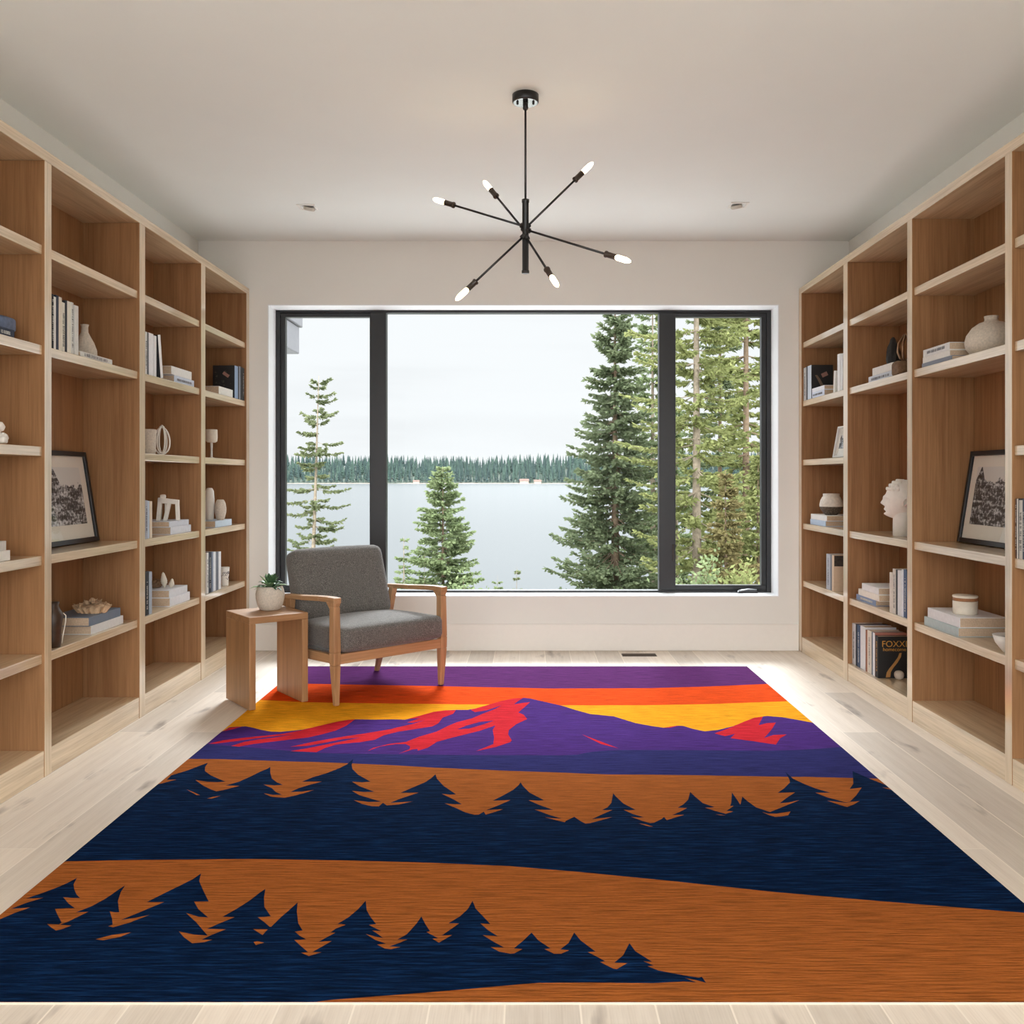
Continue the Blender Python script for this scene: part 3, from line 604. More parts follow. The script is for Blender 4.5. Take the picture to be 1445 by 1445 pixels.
def photo_mat(mode):
    """black-and-white landscape print, drawn in the print's own coordinates"""
    t = NT('landscape_print_%d' % mode)
    n1 = t.noise(t.coords((1, 14, 14)), 1.2, 6, .7); n2 = t.noise(t.coords((1, 60, 60)), 1, 5, .7); n3 = t.noise(t.coords((1, 7, 30), loc=(3*mode, 2, 5)), 1.5, 4)
    sp = t.node('ShaderNodeSeparateXYZ'); t.link(t.tc.outputs['Generated'], sp.inputs[0])
    def mth(op, a, b):
        x = t.node('ShaderNodeMath', operation=op)
        for i, v in enumerate((a, b)):
            if isinstance(v, (int, float)): x.inputs[i].default_value = v
            else: t.link(v, x.inputs[i])
        return x.outputs[0]
    gy, gz = sp.outputs[1], sp.outputs[2]
    line = mth('ADD', mth('MULTIPLY', mth('SUBTRACT', n1, .5), .55), .66 if mode == 1 else .74)      # ragged treeline
    tx = .40 if mode == 1 else .90                                                                 # one tall spire
    line = mth('MAXIMUM', line, mth('SUBTRACT', 1.02, mth('MULTIPLY', mth('ABSOLUTE', mth('SUBTRACT', gy, tx), 0), 2.6)))
    sky = mth('GREATER_THAN', gz, line)
    land = t.ramp(mth('ADD', mth('MULTIPLY', n2, .55), mth('MULTIPLY', n3, .45)), (.40, (.01, .01, .01)), (.50, (.07, .07, .07)), (.57, (.5, .5, .5)), (.66, (.75, .75, .75)))
    col = t.mix(sky, land, (.66, .64, .60))
    return t.set(Base_Color=col, Roughness=.8)
picture('picture_frame', -1, -2.040, -2.106, 3.84, 4.398, S4, .426, .022, (.052, .066), 'black framed landscape photograph leaning in the left bookcase', M_BLACK, 1)

G = 'books in the second bay of the left bookcase'
z = lay('L', S5, 129, 174, .038, (222, 222, 218), 'white book at the bottom of the pair beneath the tan frilled coral', G, depth=.20, letter=None)
z2 = lay('L', z, 126, 170, .040, GRB, 'grey blue book lying on a white one beneath the tan frilled coral', G, depth=.19)
def frill(label, cat, loc, n, sz, mt, seed, spread):
    rd = random.Random(seed); m = MB()
    for k in range(n):
        a = rd.uniform(0, 6.28); rr = math.sqrt(rd.random()); cx, cy = rr*spread[0]*math.cos(a), rr*spread[1]*math.sin(a)
        hh = sz*(1.15-.55*rr)*rd.uniform(.8, 1.15); yaw = rd.uniform(0, 3.14); vs = []; fs = []
        tx, ty = cx/spread[0]*.6, cy/spread[1]*.6
        for j in range(5):
            u = (j-2)/2; off = .004*math.sin(j*2.1+k)
            for q, (zz, wd) in enumerate(((0, .35), (hh*.6, .75), (hh*rd.uniform(.9, 1.1), 1.0))):
                xx = u*sz*.35*wd; yy = off*(q+.3)
                vs.append((cx+xx*math.cos(yaw)-yy*math.sin(yaw)+tx*zz*.7, cy+xx*math.sin(yaw)+yy*math.cos(yaw)+ty*zz*.7, zz))
        nb = len(vs); vs += [(x+.002*math.sin(yaw), y-.002*math.cos(yaw), zz) for x, y, zz in vs]
        for base in (0, nb):
            for j in range(4):
                for q in range(2): i = base+j*3+q; fs.append((i, i+3, i+4, i+1))
        for j in range(4): i = j*3+2; fs.append((i, i+3, i+3+nb, i+nb))
        m.add(vs, fs, None, True)
    m.lathe([(.001, 0), (spread[0]*.7, .002), (spread[0]*.5, sz*.4), (.001, sz*.55)], 14, M=Matrix.Diagonal((1, spread[1]/spread[0], 1, 1)))
    o = m.build(cat.replace(' ', '_'), mt, loc=loc); return rootmesh(o, label, 'coral')
M_TAN = plain('tan_coral', (206, 172, 136), .85, var=.16, scale=90)
X, Y = -1.95, 4.13
frill('frilled tan coral resting on a grey blue book', 'coral', (X, Y, z2), 70, .052, M_TAN, 4, (.058, .040))
X, Y = spot('L', 76.2, .05)
m = MB(); pr = [(.030, 0), (.031, .03), (.034, .08), (.042, .13), (.030, .148), (.022, .165), (.026, .180)]
m.lathe(pr, 20, plain('dark_brown_glaze', (64, 44, 28), .4, var=.25, scale=50)); o = m.build('brown_vase', loc=(X, Y-.012, S5+.0004)); rootmesh(o, 'dark brown waisted vase half hidden by the divider left of the coral', 'vase')
h_ = MB().tube([(.037, .012, .135), (.047, .014, .125), (.046, .014, .10), (.038, .01, .05), (.033, .01, .012)], .0022, 6).build('pale_cord', M_CREAM, o)

# --- left case, third bay
G = 'upright white books on the left bookcase'
for a, b, yt, c, le, sp, lb in ((205.2, 207.6, 468, WHT, M_INK, None, 'slim white book with dark lettering beside the divider above the loop sculpture'),
                               (207.8, 210, 469.5, (90, 90, 96), None, None, 'thin grey book between white books above the loop sculpture'),
                               (210.2, 216.6, 470.5, (234, 234, 236), None, None, 'broad plain white book in the row above the loop sculpture'),
                               (217.4, 220.9, 474, (230, 230, 230), None, None, 'slim white book next to the leaning one above the loop sculpture')):
    up('L', S2, a, b, yt, c, lb, G, letter=le, spine=sp)
r = up('L', S2, 226.6, 230.2, 474, INKB, 'thin dark book with white spine leaning against upright white ones', G, spine=(238, 238, 236)); r.rotation_euler.x = R(9.5)
G = 'lying books in the third bay of the left bookcase'
z = lay('L', S2, 246, 274, .040, (208, 216, 230), 'pale blue book at the bottom of the pile beside the leaning book', G, letter=M_INK, spine=None)
lay('L', z, 242, 270.5, .045, (232, 230, 224), 'thick white book on the pile beside the leaning book', G)
X, Y = spot('L', 208.6, .11)
rootmesh(MB().lathe([(.036, 0), (.038, .01), (.041, .07), (.043, .13), (.039, .132), (.036, .07), (.034, .012), (.0, .010)], 32, closed=False).build('cylinder_vase', M_CLAY, loc=(X, Y, S3+.0004)), 'ribbed beige cylinder vase beside the looped white sculpture', 'vase')
m = MB(); X, Y = spot('L', 228.5, .10)
for k, (ang, ry, tl) in enumerate(((15, .040, -.004), (75, .040, .0), (135, .036, .006))):
    pts = []
    for j in range(29):
        a = 2*math.pi*j/28; u = ry*math.sin(a)*(1+.15*math.cos(a)); pts.append((u*math.cos(R(ang)), u*math.sin(R(ang)), .083-.072*math.cos(a)+tl))
    m.tube(pts, .0042, 8, cap=False)
m.lathe([(.010, .150), (.015, .153), (.010, .158), (.001, .158)], 10); rootmesh(m.build('loop_sculpture', M_WHITE, loc=(X, Y, S3+.0004)), 'white sculpture of three crossing open loops', 'sculpture')
G = 'upright books beside the arch sculpture'
for a, b, yt, c, le, sp, lb in ((205.2, 208.4, 706, (176, 180, 190), M_INK, None, 'grey lettered book at the divider beside the white arch sculpture'),
                               (208.6, 211, 707, PBL, None, None, 'pale blue thin book between grey and cream ones by the arch sculpture'),
                               (211.6, 214.6, 707.5, (214, 190, 160), None, (222, 206, 184), 'cream book standing nearest the white arch sculpture')):
    up('L', S4, a, b, yt, c, lb, G, letter=le, spine=sp)
G = 'lying books in the third bay of the left bookcase'
z = lay('L', S4, 241, 269.5, .040, (214, 216, 222), 'off-white book under the pale one holding the white arch sculpture', G, depth=.2)
z = lay('L', z, 239, 266.5, .030, (206, 210, 218), 'pale grey book directly beneath the white arch sculpture', G, depth=.2)
m = MB(); X, Y = -1.950, 5.0
for (y0, y1, z0, z1, t) in ((-.066, -.052, 0, .125, .016), (-.020, .012, 0, .105, .014), (.072, .066, 0, .100, .013)):
    m.hexa([(-.016, y0-t, z0), (.016, y0-t, z0), (.016, y0+t, z0), (-.016, y0+t, z0), (-.016, y1-t, z1), (.016, y1-t, z1), (.016, y1+t, z1), (-.016, y1+t, z1)])
m.hexa([(-.016, -.068, .095), (.016, -.068, .095), (.016, .080, .088), (-.016, .080, .088), (-.016, -.066, .125), (.016, -.066, .125), (.016, .080, .112), (-.016, .080, .112)])
m.rbox(.018, .020, .012, .010, 4, (0, 0, 0), M_WHITE, Matrix.Translation((0, -.035, .130)))
m.rbox(.018, .014, .035, .008, 4, (0, 0, 0), M_WHITE, Matrix.Translation((-.02, -.012, .075)))
ao_ = m.build('arch_sculpture', M_WHITE, loc=(X, Y, z), rot=(0, 0, R(-78)), bevel=.003); ao_.scale = (1, .72, 1); rootmesh(ao_, 'white three-legged arch sculpture on two pale books', 'sculpture')
G = 'upright books beside the shells'
for a, b, yt, c, le, sp, lb in ((205.2, 210.2, 806.5, INKB, M_PALEINK, None, 'black book with large pale spine letters beside the shells'),
                               (210.5, 214.6, 807, (168, 178, 192), None, None, 'light blue grey book standing nearest the shells')):
    up('L', S5, a, b, yt, c, lb, G, letter=le, spine=sp)
G = 'lying books in the third bay of the left bookcase'
z = lay('L', S5, 240, 268, .046, (226, 226, 228), 'white book with small dark mark at the bottom of the shell pile', G, depth=.2, inset=.026)
z = lay('L', z, 239, 264.5, .040, (216, 218, 222), 'light grey book directly under the shells', G, depth=.2)
X, Y = spot('L', 230, .12); rd = random.Random(8); m = MB()
for k in range(34):
    a = rd.uniform(0, 6.28); b = rd.uniform(.15, 1.5); q = Vector((math.cos(a)*math.cos(b), math.sin(a)*math.cos(b), math.sin(b)))
    m.add([q*.03+Vector((0, 0, .002)), q*.03+Vector((.012, 0, .0)), q*.052+Vector((0, 0, .004)), q*.032+Vector((0, .012, .002))], [(0, 1, 2), (1, 3, 2), (3, 0, 2), (0, 3, 1)])
m.lathe([(.001, 0), (.034, .004), (.032, .03), (.001, .042)], 12)
rootmesh(m.build('pine_cone', plain('cone_brown', (128, 98, 72), .8, var=.3, scale=60), loc=(-2.022, 5.0, z)), 'brown open pine cone on the pale books left of the shells', 'pine cone')
X, Y = spot('L', 230, .08)
for (dy, dx, hh, rr_, ln, lb) in ((5.01, -1.972, .085, .021, -6, 'tall cream pointed shell beside the pine cone'), (4.99, -1.930, .052, .018, 8, 'smaller cream pointed shell right of the tall one')):
    m = MB(); prof = [(.001, 0)]
    for j in range(1, 14):
        u = j/14; prof.append((rr_*math.sin(min(1, u*1.9)*1.57)*(1-u*.92)**.75*(1.25+.07*math.cos(j*3.1)), hh*u))
    prof.append((.001, hh)); m.lathe(prof, 18)
    o = m.build('shell', M_CREAM, loc=(dx, dy, z), rot=(0, R(ln), 0)); rootmesh(o, lb, 'shell', 'pointed shells')

# --- left case, far bay
G = 'dark upright books at the far end of the left bookcase'
for a, b, yt, c, le, sp, lb in ((331, 335.6, 516.5, BLK, None, (138, 158, 186), 'black book with steel blue spine showing its dark cover on the left bookcase'),
                               (335.8, 337.4, 517, INKB, None, None, 'very thin black book right of the steel blue spine'),
                               (337.6, 339.4, 517, (138, 142, 150), None, None, 'very thin grey book among the dark ones by the left bookcase end'),
                               (339.6, 342, 518, BLK, None, None, 'plain black book second from the left bookcase end panel'),
                               (342.2, 344.8, 519.5, (44, 46, 44), M_PALEINK, None, 'dark speckled book against the end panel of the left bookcase')):
    r = up('L', S2, a, b, yt, c, lb, G, letter=le, spine=sp, depth=.14, inset=.010)
    if a == 331:
        rd = random.Random(2); m = MB()
        for k in range(26):
            u, v_, s_ = rd.uniform(.02, .12), rd.uniform(.02, .17), rd.uniform(.003, .012); m.box(-u-s_, -u, -.0008, .0, v_, v_+s_*.7)
        m.build('cover_specks', plain('dark_olive_specks', (62, 60, 50), .7), r)
        MB().rbox(.022, .0006, .010, .0005, 5, (0, 0, 0), plain('brown_pink_patch', (150, 112, 100), .7), Matrix.Translation((-.055, -.0006, .15)) @ Matrix.Rotation(R(35), 4, 'Y')).build('cover_picture', None, r)
lay('L', S2, 309, 328.5, .050, (230, 226, 218), 'thick white book lying in front of the black cover on the left bookcase', G, inset=.02, depth=.15, letter=None)
X, Y = spot('L', 298.5, .08)
g = empty('goblet', (X, Y, S3+.0004), 0, 'cream cup goblet on a clear glass stem', 'goblet')
MB().lathe([(.001, .098), (.024, .098), (.034, .106), (.036, .13), (.035, .176), (.032, .178), (.031, .13), (.028, .11), (.001, .106)], 32).build('cup', M_CREAM, g)
MB().lathe([(.001, 0), (.024, 0), (.022, .003), (.007, .007), (.006, .05), (.008, .096), (.001, .0975)], 24).build('glass_stem', plain('milky_glass', (214, 212, 206), .12, var=.02), g)
G = 'book under the two far vases'
z = lay('L', S4, 304, 327, .040, (196, 210, 222), 'pale blue book lying beneath two off-white vases', G, depth=.17)
X, Y = -1.972, 5.72
rootmesh(MB().lathe([(.020, 0), (.024, .01), (.028, .07), (.029, .13), (.025, .18), (.017, .198), (.009, .200), (.007, .19)], 32).build('tall_vase', M_WHITE, loc=(X, Y, z)), 'tall narrow white vase on the pale blue book', 'vase')
X, Y = -1.905, 5.72
rootmesh(MB().lathe([(.018, 0), (.026, .012), (.035, .05), (.036, .075), (.031, .105), (.022, .124), (.018, .128), (.014, .124), (.016, .1)], 32).build('round_vase', M_CLAY, loc=(X, Y, z)), 'round speckled vase beside the tall narrow white vase', 'vase')
G = 'striped row of books on the far bay of the left bookcase'
for a, b, yt, c, le, sp, lb in ((291.8, 294.4, 780, WHT, M_INK, None, 'white lettered book at the divider, first of the striped far row'),
                               (294.6, 298.6, 779.5, NVY, M_PALEINK, None, 'navy book with pale letters second in the striped far row'),
                               (298.8, 301, 779, (128, 140, 160), None, None, 'slim blue grey book in the middle of the striped far row'),
                               (301.2, 304.6, 779, (226, 228, 232), None, None, 'white book between blue grey and grey spines in the far row'),
                               (304.8, 308.4, 779, (104, 110, 122), None, None, 'slate grey book second from the small patterned cup'),
                               (308.6, 312, 778.5, (230, 230, 232), None, None, 'white book standing next to the small patterned cup')):
    up('L', S5, a, b, yt, c, lb, G, letter=le, spine=sp)
X, Y = spot('L', 317.3, .05)
g = empty('patterned_cup', (X, Y, S5+.0004), 0, 'small flared white cup with dark scribbled lines', 'cup')
MB().lathe([(.001, 0), (.021, 0), (.022, .01), (.024, .06), (.029, .118), (.026, .119), (.021, .06), (.001, .02)], 28).build('cup_body', M_WHITE, g)
m = MB(); rd = random.Random(6)
for k in range(7):
    a0 = rd.uniform(-2.6, .6); z0 = rd.uniform(.025, .085); pts = []
    for j in range(7): a = a0+j*.22; zz = z0+.010*math.sin(j*1.3+k)+j*.003; rr_ = .0225+.006*(zz/.118); pts.append((rr_*math.cos(a), rr_*math.sin(a), zz))
    m.tube(pts, .0011, 5)
m.build('scribbled_lines', M_INK, g)

# --- right case, far bay
G = 'books on the far bay of the right bookcase'
for a, b, yt, c, le, sp, lb in ((1137.6, 1133.9, 519, (196, 196, 194), M_INK, None, 'grey white lettered book against the end panel of the right bookcase'),
                               (1139.6, 1137.9, 517, (52, 54, 58), None, None, 'thin charcoal book between pale spines at the right bookcase end'),
                               (1145, 1139.8, 516, BLK, None, (204, 214, 226), 'black book with pale blue spine showing its cover on the right bookcase')):
    r = up('R', S2, a, b, yt, c, lb, G, letter=le, spine=sp, depth=.14, inset=.010)
    if sp:
        m = ribbon([(.03, .15), (.05, .12), (.075, .07), (.105, .02)], [.007, .009, .010, .011])
        m.build('cover_driftwood_picture', plain('cover_brown', (112, 92, 74), .7), r)
        MB().rbox(.020, .0006, .013, .0005, 5, (0, 0, 0), plain('brown_pink_patch', (150, 112, 100), .7), Matrix.Translation((.085, -.0006, .155)) @ Matrix.Rotation(R(-25), 4, 'Y')).build('cover_picture', None, r)
z = lay('R', S2, 1163, 1144, .036, (214, 222, 238), 'pale blue book under a white one in front of the black cover on the right', G, inset=.014, depth=.12, letter=M_INK)
lay('R', z, 1163, 1145, .026, (232, 234, 240), 'white book on the pale blue one in front of the black cover', G, inset=.014, depth=.12)
r = up('R', S2, 1179, 1176.4, 523.5, (228, 226, 220), 'thin white book leaning towards the two tall white ones', G, depth=.15); r.rotation_euler.x = R(7); r.location.y += .012
up('R', S2, 1185.4, 1181.6, 499.5, (236, 236, 234), 'taller white book left of its twin on the far right bay', G, letter=None)
up('R', S2, 1189.4, 1186, 499, (226, 226, 226), 'tall white book against the divider of the far right bay', G)
# white table-top picture
picture('picture_frame', 1, 1.862, 1.896, 5.335, 5.626, S3, .192, .010, (.045, .045), 'small white framed print on the upper right bookcase shelf', plain('white_frame', (226, 224, 220), .5, var=.02), 2, .018)
G = 'books under the dark-bottomed round vase'
z = lay('R', S4, 1165, 1143.4, .034, (186, 204, 226), 'light blue book beneath a white one under the round dipped vase', G, depth=.18)
z = lay('R', z, 1166.5, 1144.2, .034, (228, 226, 222), 'white book directly beneath the round dipped vase', G, depth=.18)
X, Y = spot('R', 1173, .10)
g = empty('dipped_vase', (X, Y, z), 0, 'round cream vase with dark textured lower half on two books', 'vase')
MB().lathe([(.071, .052), (.072, .065), (.066, .092), (.056, .112), (.050, .118), (.051, .134), (.047, .135), (.044, .12)], 36, closed=False).build('vase_upper', plain('crackle_glaze', (224, 216, 202), .35, var=.12, scale=70), g)
MB().lathe([(.001, 0), (.034, 0), (.050, .012), (.064, .034), (.0712, .0525)], 36, closed=False).build('vase_lower', plain('dark_textured_clay', (92, 80, 66), .9, var=.6, scale=110, bump=.6), g)
G = 'upright books on the low shelf of the far right bay'
up('R', S5, 1171.4, 1166, 782, (176, 180, 188), 'grey blue lettered book left of the beige cover on the far right bay', G, letter=M_INK)
up('R', S5, 1173.6, 1171.6, 783, (120, 124, 132), 'thin grey book behind the beige and dark cover', G)
r = up('R', S5, 1176.4, 1173.8, 783.5, (210, 186, 158), 'beige book with dark top picture facing out at the far right bay', G, depth=.17)
m = MB().box(.004, .166, -.0008, 0, .150, .2145, plain('cover_dark_photo', (58, 50, 42), .7, var=.5, scale=60)); m.build('cover_picture', None, r)

# --- right case, third bay
G = 'books beside the black driftwood'
z = lay('R', S2, 1259, 1225.5, .034, (206, 210, 218), 'pale grey blue book at the bottom of the pair under the driftwood', G, depth=.18, letter=M_INK)
z2 = lay('R', z, 1259.5, 1231, .040, (224, 220, 212), 'cream book on the pale grey blue one under the driftwood', G, depth=.18)
X, Y = spot('R', 1269.5, .075); rd = random.Random(9)
bm_ = MB(); bm_.rbox(.055, .050, .036, .012, 6, (0, 0, 0), plain('rough_brown_wood', (112, 84, 58), .85, var=.35, scale=60, bump=.5)); 
bm_.v = [(x+.005*noise.noise(Vector((x, y, zz))*40), y+.005*noise.noise(Vector((y, zz, x))*40), zz+.003*noise.noise(Vector((zz, x, y))*40)*(zz > -.03)) for x, y, zz in bm_.v]
yb_ = Yat('R', 1259.5, .03)
o = bm_.build('wood_block', loc=(XR+.075, yb_-.056, S2+.0365)); rootmesh(o, 'rough brown wood block at the end of the books under the driftwood', 'ornament')
# black driftwood: a jagged tapering slab
m = MB(); X, Y = spot('R', 1262, .15); lv = [(0, .022, .040, 0), (.05, .024, .042, -.002), (.09, .022, .036, -.004), (.115, .020, .03, -.006), (.14, .016, .019, -.008), (.155, .013, .015, -.007), (.168, .006, .006, -.006)]
vs, fs = [], []
for i, (zz, hy, hx, oy) in enumerate(lv):
    for k in range(12):
        a = 2*math.pi*k/12; j = 1+.22*noise.noise(Vector((math.cos(a)*2, math.sin(a)*2, zz*25)))
        vs.append((hx*math.cos(a)*j, hy*math.sin(a)*j, zz)); vs[-1] = (vs[-1][0]+oy, vs[-1][1], zz)
for i in range(len(lv)-1):
    for k in range(12): fs.append((i*12+k, i*12+(k+1) % 12, i*12+12+(k+1) % 12, i*12+12+k))
fs += [tuple(range(11, -1, -1)), tuple(range(len(vs)-12, len(vs)))]
m.add(vs, fs); o = m.build('driftwood', plain('charred_wood', (34, 30, 28), .6, var=.5, scale=60, bump=.5), loc=(X, Y, z2+.0004)); rootmesh(o, 'jagged black driftwood piece standing on two pale books', 'sculpture')
m = MB(); X, Y = XR+.075, yb_-.06
for k in range(8):
    a = 2*math.pi*k/8; pts = [(rr_*math.cos(a), rr_*math.sin(a), zz) for rr_, zz in ((.010, 0), (.030, .012), (.044, .045), (.040, .085), (.020, .115), (.012, .128))]
    m.tube(pts, .0048, 6)
m.lathe([(.014, .124), (.016, .130), (.012, .134)], 16); m.lathe([(.012, 0), (.018, .003), (.012, .008)], 16)
rootmesh(m.build('ribbed_ornament', plain('bronze', (150, 118, 92), .3, .8, var=.2), loc=(X, Y, S2+.0745)), 'bronze open-ribbed ornament on the wood block right of the driftwood', 'ornament')
# bust
def bust():
    X, Y = spot('R', 1276, .135)
    b = empty('bust', (X, Y, S4+.0004), R(66), 'white sculpted head on a cylinder neck in profile to the left', 'bust')
    m = MB(); rings, seg = 44, 48; vs, fs = [], []
    prof = [(0, .000, .0), (.03, .058, .046), (.07, .072, .058), (.12, .080, .068), (.17, .088, .074), (.21, .090, .074), (.25, .080, .066), (.285, .055, .046), (.30, .001, .001)]
    def interp(t):
        for (a, p, q), (c, r_, s_) in zip(prof, prof[1:]):
            if a <= t <= c: u = (t-a)/(c-a); u = u*u*(3-2*u) if 0 < a < .25 else u**.6 if a == 0 else 1-(1-u)**1.0; return p+(r_-p)*u, q+(s_-q)*u
        return prof[-1][1:]
    HH = .205
    g = lambda c, sg, v: math.exp(-((v-c)/sg)**2)
    for i in range(rings):
        ph = math.pi*i/(rings-1); t = (1-math.cos(ph))/2; rad = math.sin(ph)**.75; rf = math.sin(ph)**(.75 if t > .5 else .42)
        for k in range(seg):
            a = 2*math.pi*k/seg; fx, fw_ = math.sin(a), math.cos(a)                 # fw_ forward (+Y), fx sideways
            wid = .070*(.72+.28*min(1, t*1.9)); fr_ = .086*(.93+.07*min(1, t*2)); bk = .098*(.45+.55*min(1, max(0, (t-.1)*2.2)))
            ox, oy = wid*fx*rad, fr_*fw_*rf if fw_ > 0 else bk*fw_*rad; zz = HH*t
            if fw_ > 0:
                oy += .021*g(.37, .055, t)*g(0, .19, fx)+.013*g(.45, .07, t)*g(0, .14, fx)      # nose
                oy += .010*g(.545, .045, t)*g(0, .55, fx)*fw_                                   # brow
                oy -= .014*(g(.475, .042, t)*(g(.40, .17, fx)+g(-.40, .17, fx)))                # eye sockets
                oy += .012*g(.245, .03, t)*g(0, .24, fx)+.010*g(.20, .022, t)*g(0, .24, fx)     # lips
                oy -= .006*g(.222, .010, t)*g(0, .26, fx)+.006*g(.165, .022, t)*g(0, .3, fx)
                oy += .022*g(.10, .07, t)*g(0, .42, fx)                                       # chin
            vs.append((ox, oy, zz))
    for i in range(rings-1):
        for k in range(seg): fs.append((i*seg+k, i*seg+(k+1) % seg, i*seg+seg+(k+1) % seg, i*seg+seg+k))
    T = Matrix.Translation((0, .012, .088)) @ Matrix.Rotation(R(3), 4, 'X')
    m.add(vs, fs, M_WHITE, True, T)
    m.lathe([(.048, 0), (.047, .10), (.044, .135)], 32, M_WHITE, Matrix.Translation((0, .008, 0)))
    m.build('head', None, b)
    hm = MB()
    for i in range(36):                                                             # cropped curls from the brow over the crown
        a = R(-72+144*(i % 9)/8+(8 if i//9 % 2 else 0)); e = R(30+13*(i//9)); q = Vector((.070*math.sin(a)*math.cos(e), .088*math.cos(a)*math.cos(e), .100*math.sin(e)))
        hm.rbox(.011, .010, .010, .0085, 3, (0, 0, 0), M_WHITE, T @ Matrix.Translation(q+Vector((0, 0, .104))))
    hm.build('hair', None, b)
    for s in (-1, 1):
        e = MB().tube([(s*.064, .002, .158), (s*.073, .004, .180), (s*.075, -.008, .197), (s*.074, -.024, .190), (s*.071, -.020, .170), (s*.066, -.006, .156)], .0062, 8)
        e.build('ear', M_WHITE, b)
bust()
G = 'lying books beside the striped upright row'
z = lay('R', S5, 1235.5, 1208.4, .030, (132, 148, 178), 'blue patterned book at the bottom of the pile of three', G, letter=M_PALEINK, depth=.18)
z = lay('R', z, 1240.2, 1211.3, .034, (230, 224, 212), 'cream book in the middle of the pile of three', G, depth=.17)
lay('R', z, 1239.6, 1216.2, .036, (230, 230, 228), 'white book on top of the pile of three', G, depth=.17)
G = 'upright row beside the pile of three books'
for a, b, yt, c, le, sp, lb in ((1259.4, 1255.4, 808, CRM, None, (214, 206, 194), 'shorter cream book right beside the pile of three'),
                               (1263.8, 1259.6, 803, (212, 206, 196), M_INK, None, 'stone coloured book between cream and charcoal spines on the right'),
                               (1266.4, 1264.0, 804, (50, 52, 56), None, None, 'thin charcoal book in the row beside the pile of three'),
                               (1271.8, 1266.6, 805, (220, 222, 224), None, None, 'plain white book in the row beside the pile of three'),
                               (1274.8, 1272.2, 804, (222, 226, 232), None, None, 'slim bluish white book second from the divider on the right'),
                               (1279.4, 1275.0, 804, BLU, M_PALEINK, None, 'blue book with white lettering against the divider above the large black book')):
    up('R', S5, a, b, yt, c, lb, G, letter=le, spine=sp)
G = 'books on the bottom shelf of the right bookcase'
for a, b, yt, c, le, sp, lb in ((1202.2, 1198.2, 878.5, (150, 156, 170), M_INK, None, 'grey lettered book leftmost on the bottom shelf'),
                               (1207, 1202.4, 880, (202, 202, 204), M_INK, None, 'pale grey book with dark lettering second on the bottom shelf'),
                               (1209.2, 1207.4, 881, INKB, None, None, 'thin black book third on the bottom shelf'),
                               (1213.6, 1209.4, 882, (52, 74, 104), M_PALEINK, None, 'deep blue lettered book on the bottom shelf'),
                               (1221, 1214, 884, (214, 214, 216), None, None, 'broad pale grey book in the middle of the bottom shelf'),
                               (1223.6, 1221.4, 889, (150, 92, 60), None, None, 'thin rust brown book on the bottom shelf'),
                               (1229.6, 1223.8, 890, (216, 206, 192), M_INK, None, 'cream book right of the rust brown one'),
                               (1231.6, 1229.8, 892, (96, 106, 120), None, None, 'thin slate book near the large black cover'),
                               (1234.6, 1231.8, 893, (176, 112, 96), None, (224, 226, 230), 'salmon topped book just behind the large black one')):
    up('R', S0, a, b, yt, c, lb, G, letter=le, spine=sp, inset=.026, depth=.17)
r = up('R', S0, 1239.2, 1234.8, 897.5, BLK, 'large black book with gold cover lettering on the bottom shelf', G, inset=.026, depth=.165, letter=M_GOLD)
def text(body, size, m, parent, loc, name):
    c = bpy.data.curves.new(name, 'FONT'); c.body = body; c.size = size; c.extrude = .0003; c.align_x = 'CENTER'
    t = bpy.data.objects.new(name, c); COL.objects.link(t); dg = bpy.context.evaluated_depsgraph_get()
    me = bpy.data.meshes.new_from_object(t.evaluated_get(dg)); bpy.data.objects.remove(t)
    o = bpy.data.objects.new(name, me); COL.objects.link(o); me.materials.clear(); me.materials.append(m)
    o.parent = parent; o.location = loc; o.rotation_euler = (R(90), 0, 0); return o
text('FOXXI', .046, M_GOLD, r, (.086, -.0006, .165), 'cover_title')
text('homecome', .027, M_GOLD, r, (.086, -.0006, .143), 'cover_subtitle')
ribbon([(.118, .132), (.112, .11), (.092, .08), (.068, .05), (.056, .03), (.052, .004)], [.006, .008, .010, .010, .011, .012]).build('cover_figure', plain('ochre_figure', (170, 122, 66), .7), r)
X, Y = spot('R', 1263, .105)
o = MB().rbox(.024, .024, .023, .021, 6, (0, 0, 0), M_CLAY).build('stone_ball', loc=(XR+.125, Yat('R', 1239.2, .026)-.028, S0+.0235)); rootmesh(o, 'small pale round stone in front of the large black book', 'stone')

# --- right case, second bay
G = 'books beside the big round vase'
z = lay('R', S2, 1343, 1300.8, .020, (128, 134, 146), 'slim slate grey book at the bottom of the pile left of the big round vase', G, depth=.17, inset=.02)
z = lay('R', z, 1340, 1302, .028, (224, 220, 212), 'cream book in the middle of the pile left of the big round vase', G, depth=.20, inset=.024)
lay('R', z, 1339.4, 1302.6, .033, (222, 220, 216), 'white lettered book on top of the pile left of the big round vase', G, depth=.20, inset=.024, letter=M_INK)
X, Y = spot('R', 1399, .145)
rootmesh(MB().lathe([(.056, 0), (.080, .010), (.100, .038), (.105, .062), (.098, .092), (.076, .124), (.048, .144), (.029, .150), (.0265, .158), (.029, .172), (.025, .173), (.022, .155)], 48).build('round_vase', M_CLAY, loc=(X, Y, S2+.0004)), 'big squat speckled beige vase with a short neck', 'vase')
picture('picture_frame', 1, 2.020, 2.086, 3.77, 4.335, S4, .428, .022, (.052, .066), 'black framed landscape photograph leaning in the right bookcase', M_BLACK, 2)
G = 'large books under the lidded canister'
z = lay('R', S5, 1352, 1304.2, .040, (178, 192, 192), 'pale sage book lying under the white one with the canister', G, depth=.205, inset=.022, letter=None)
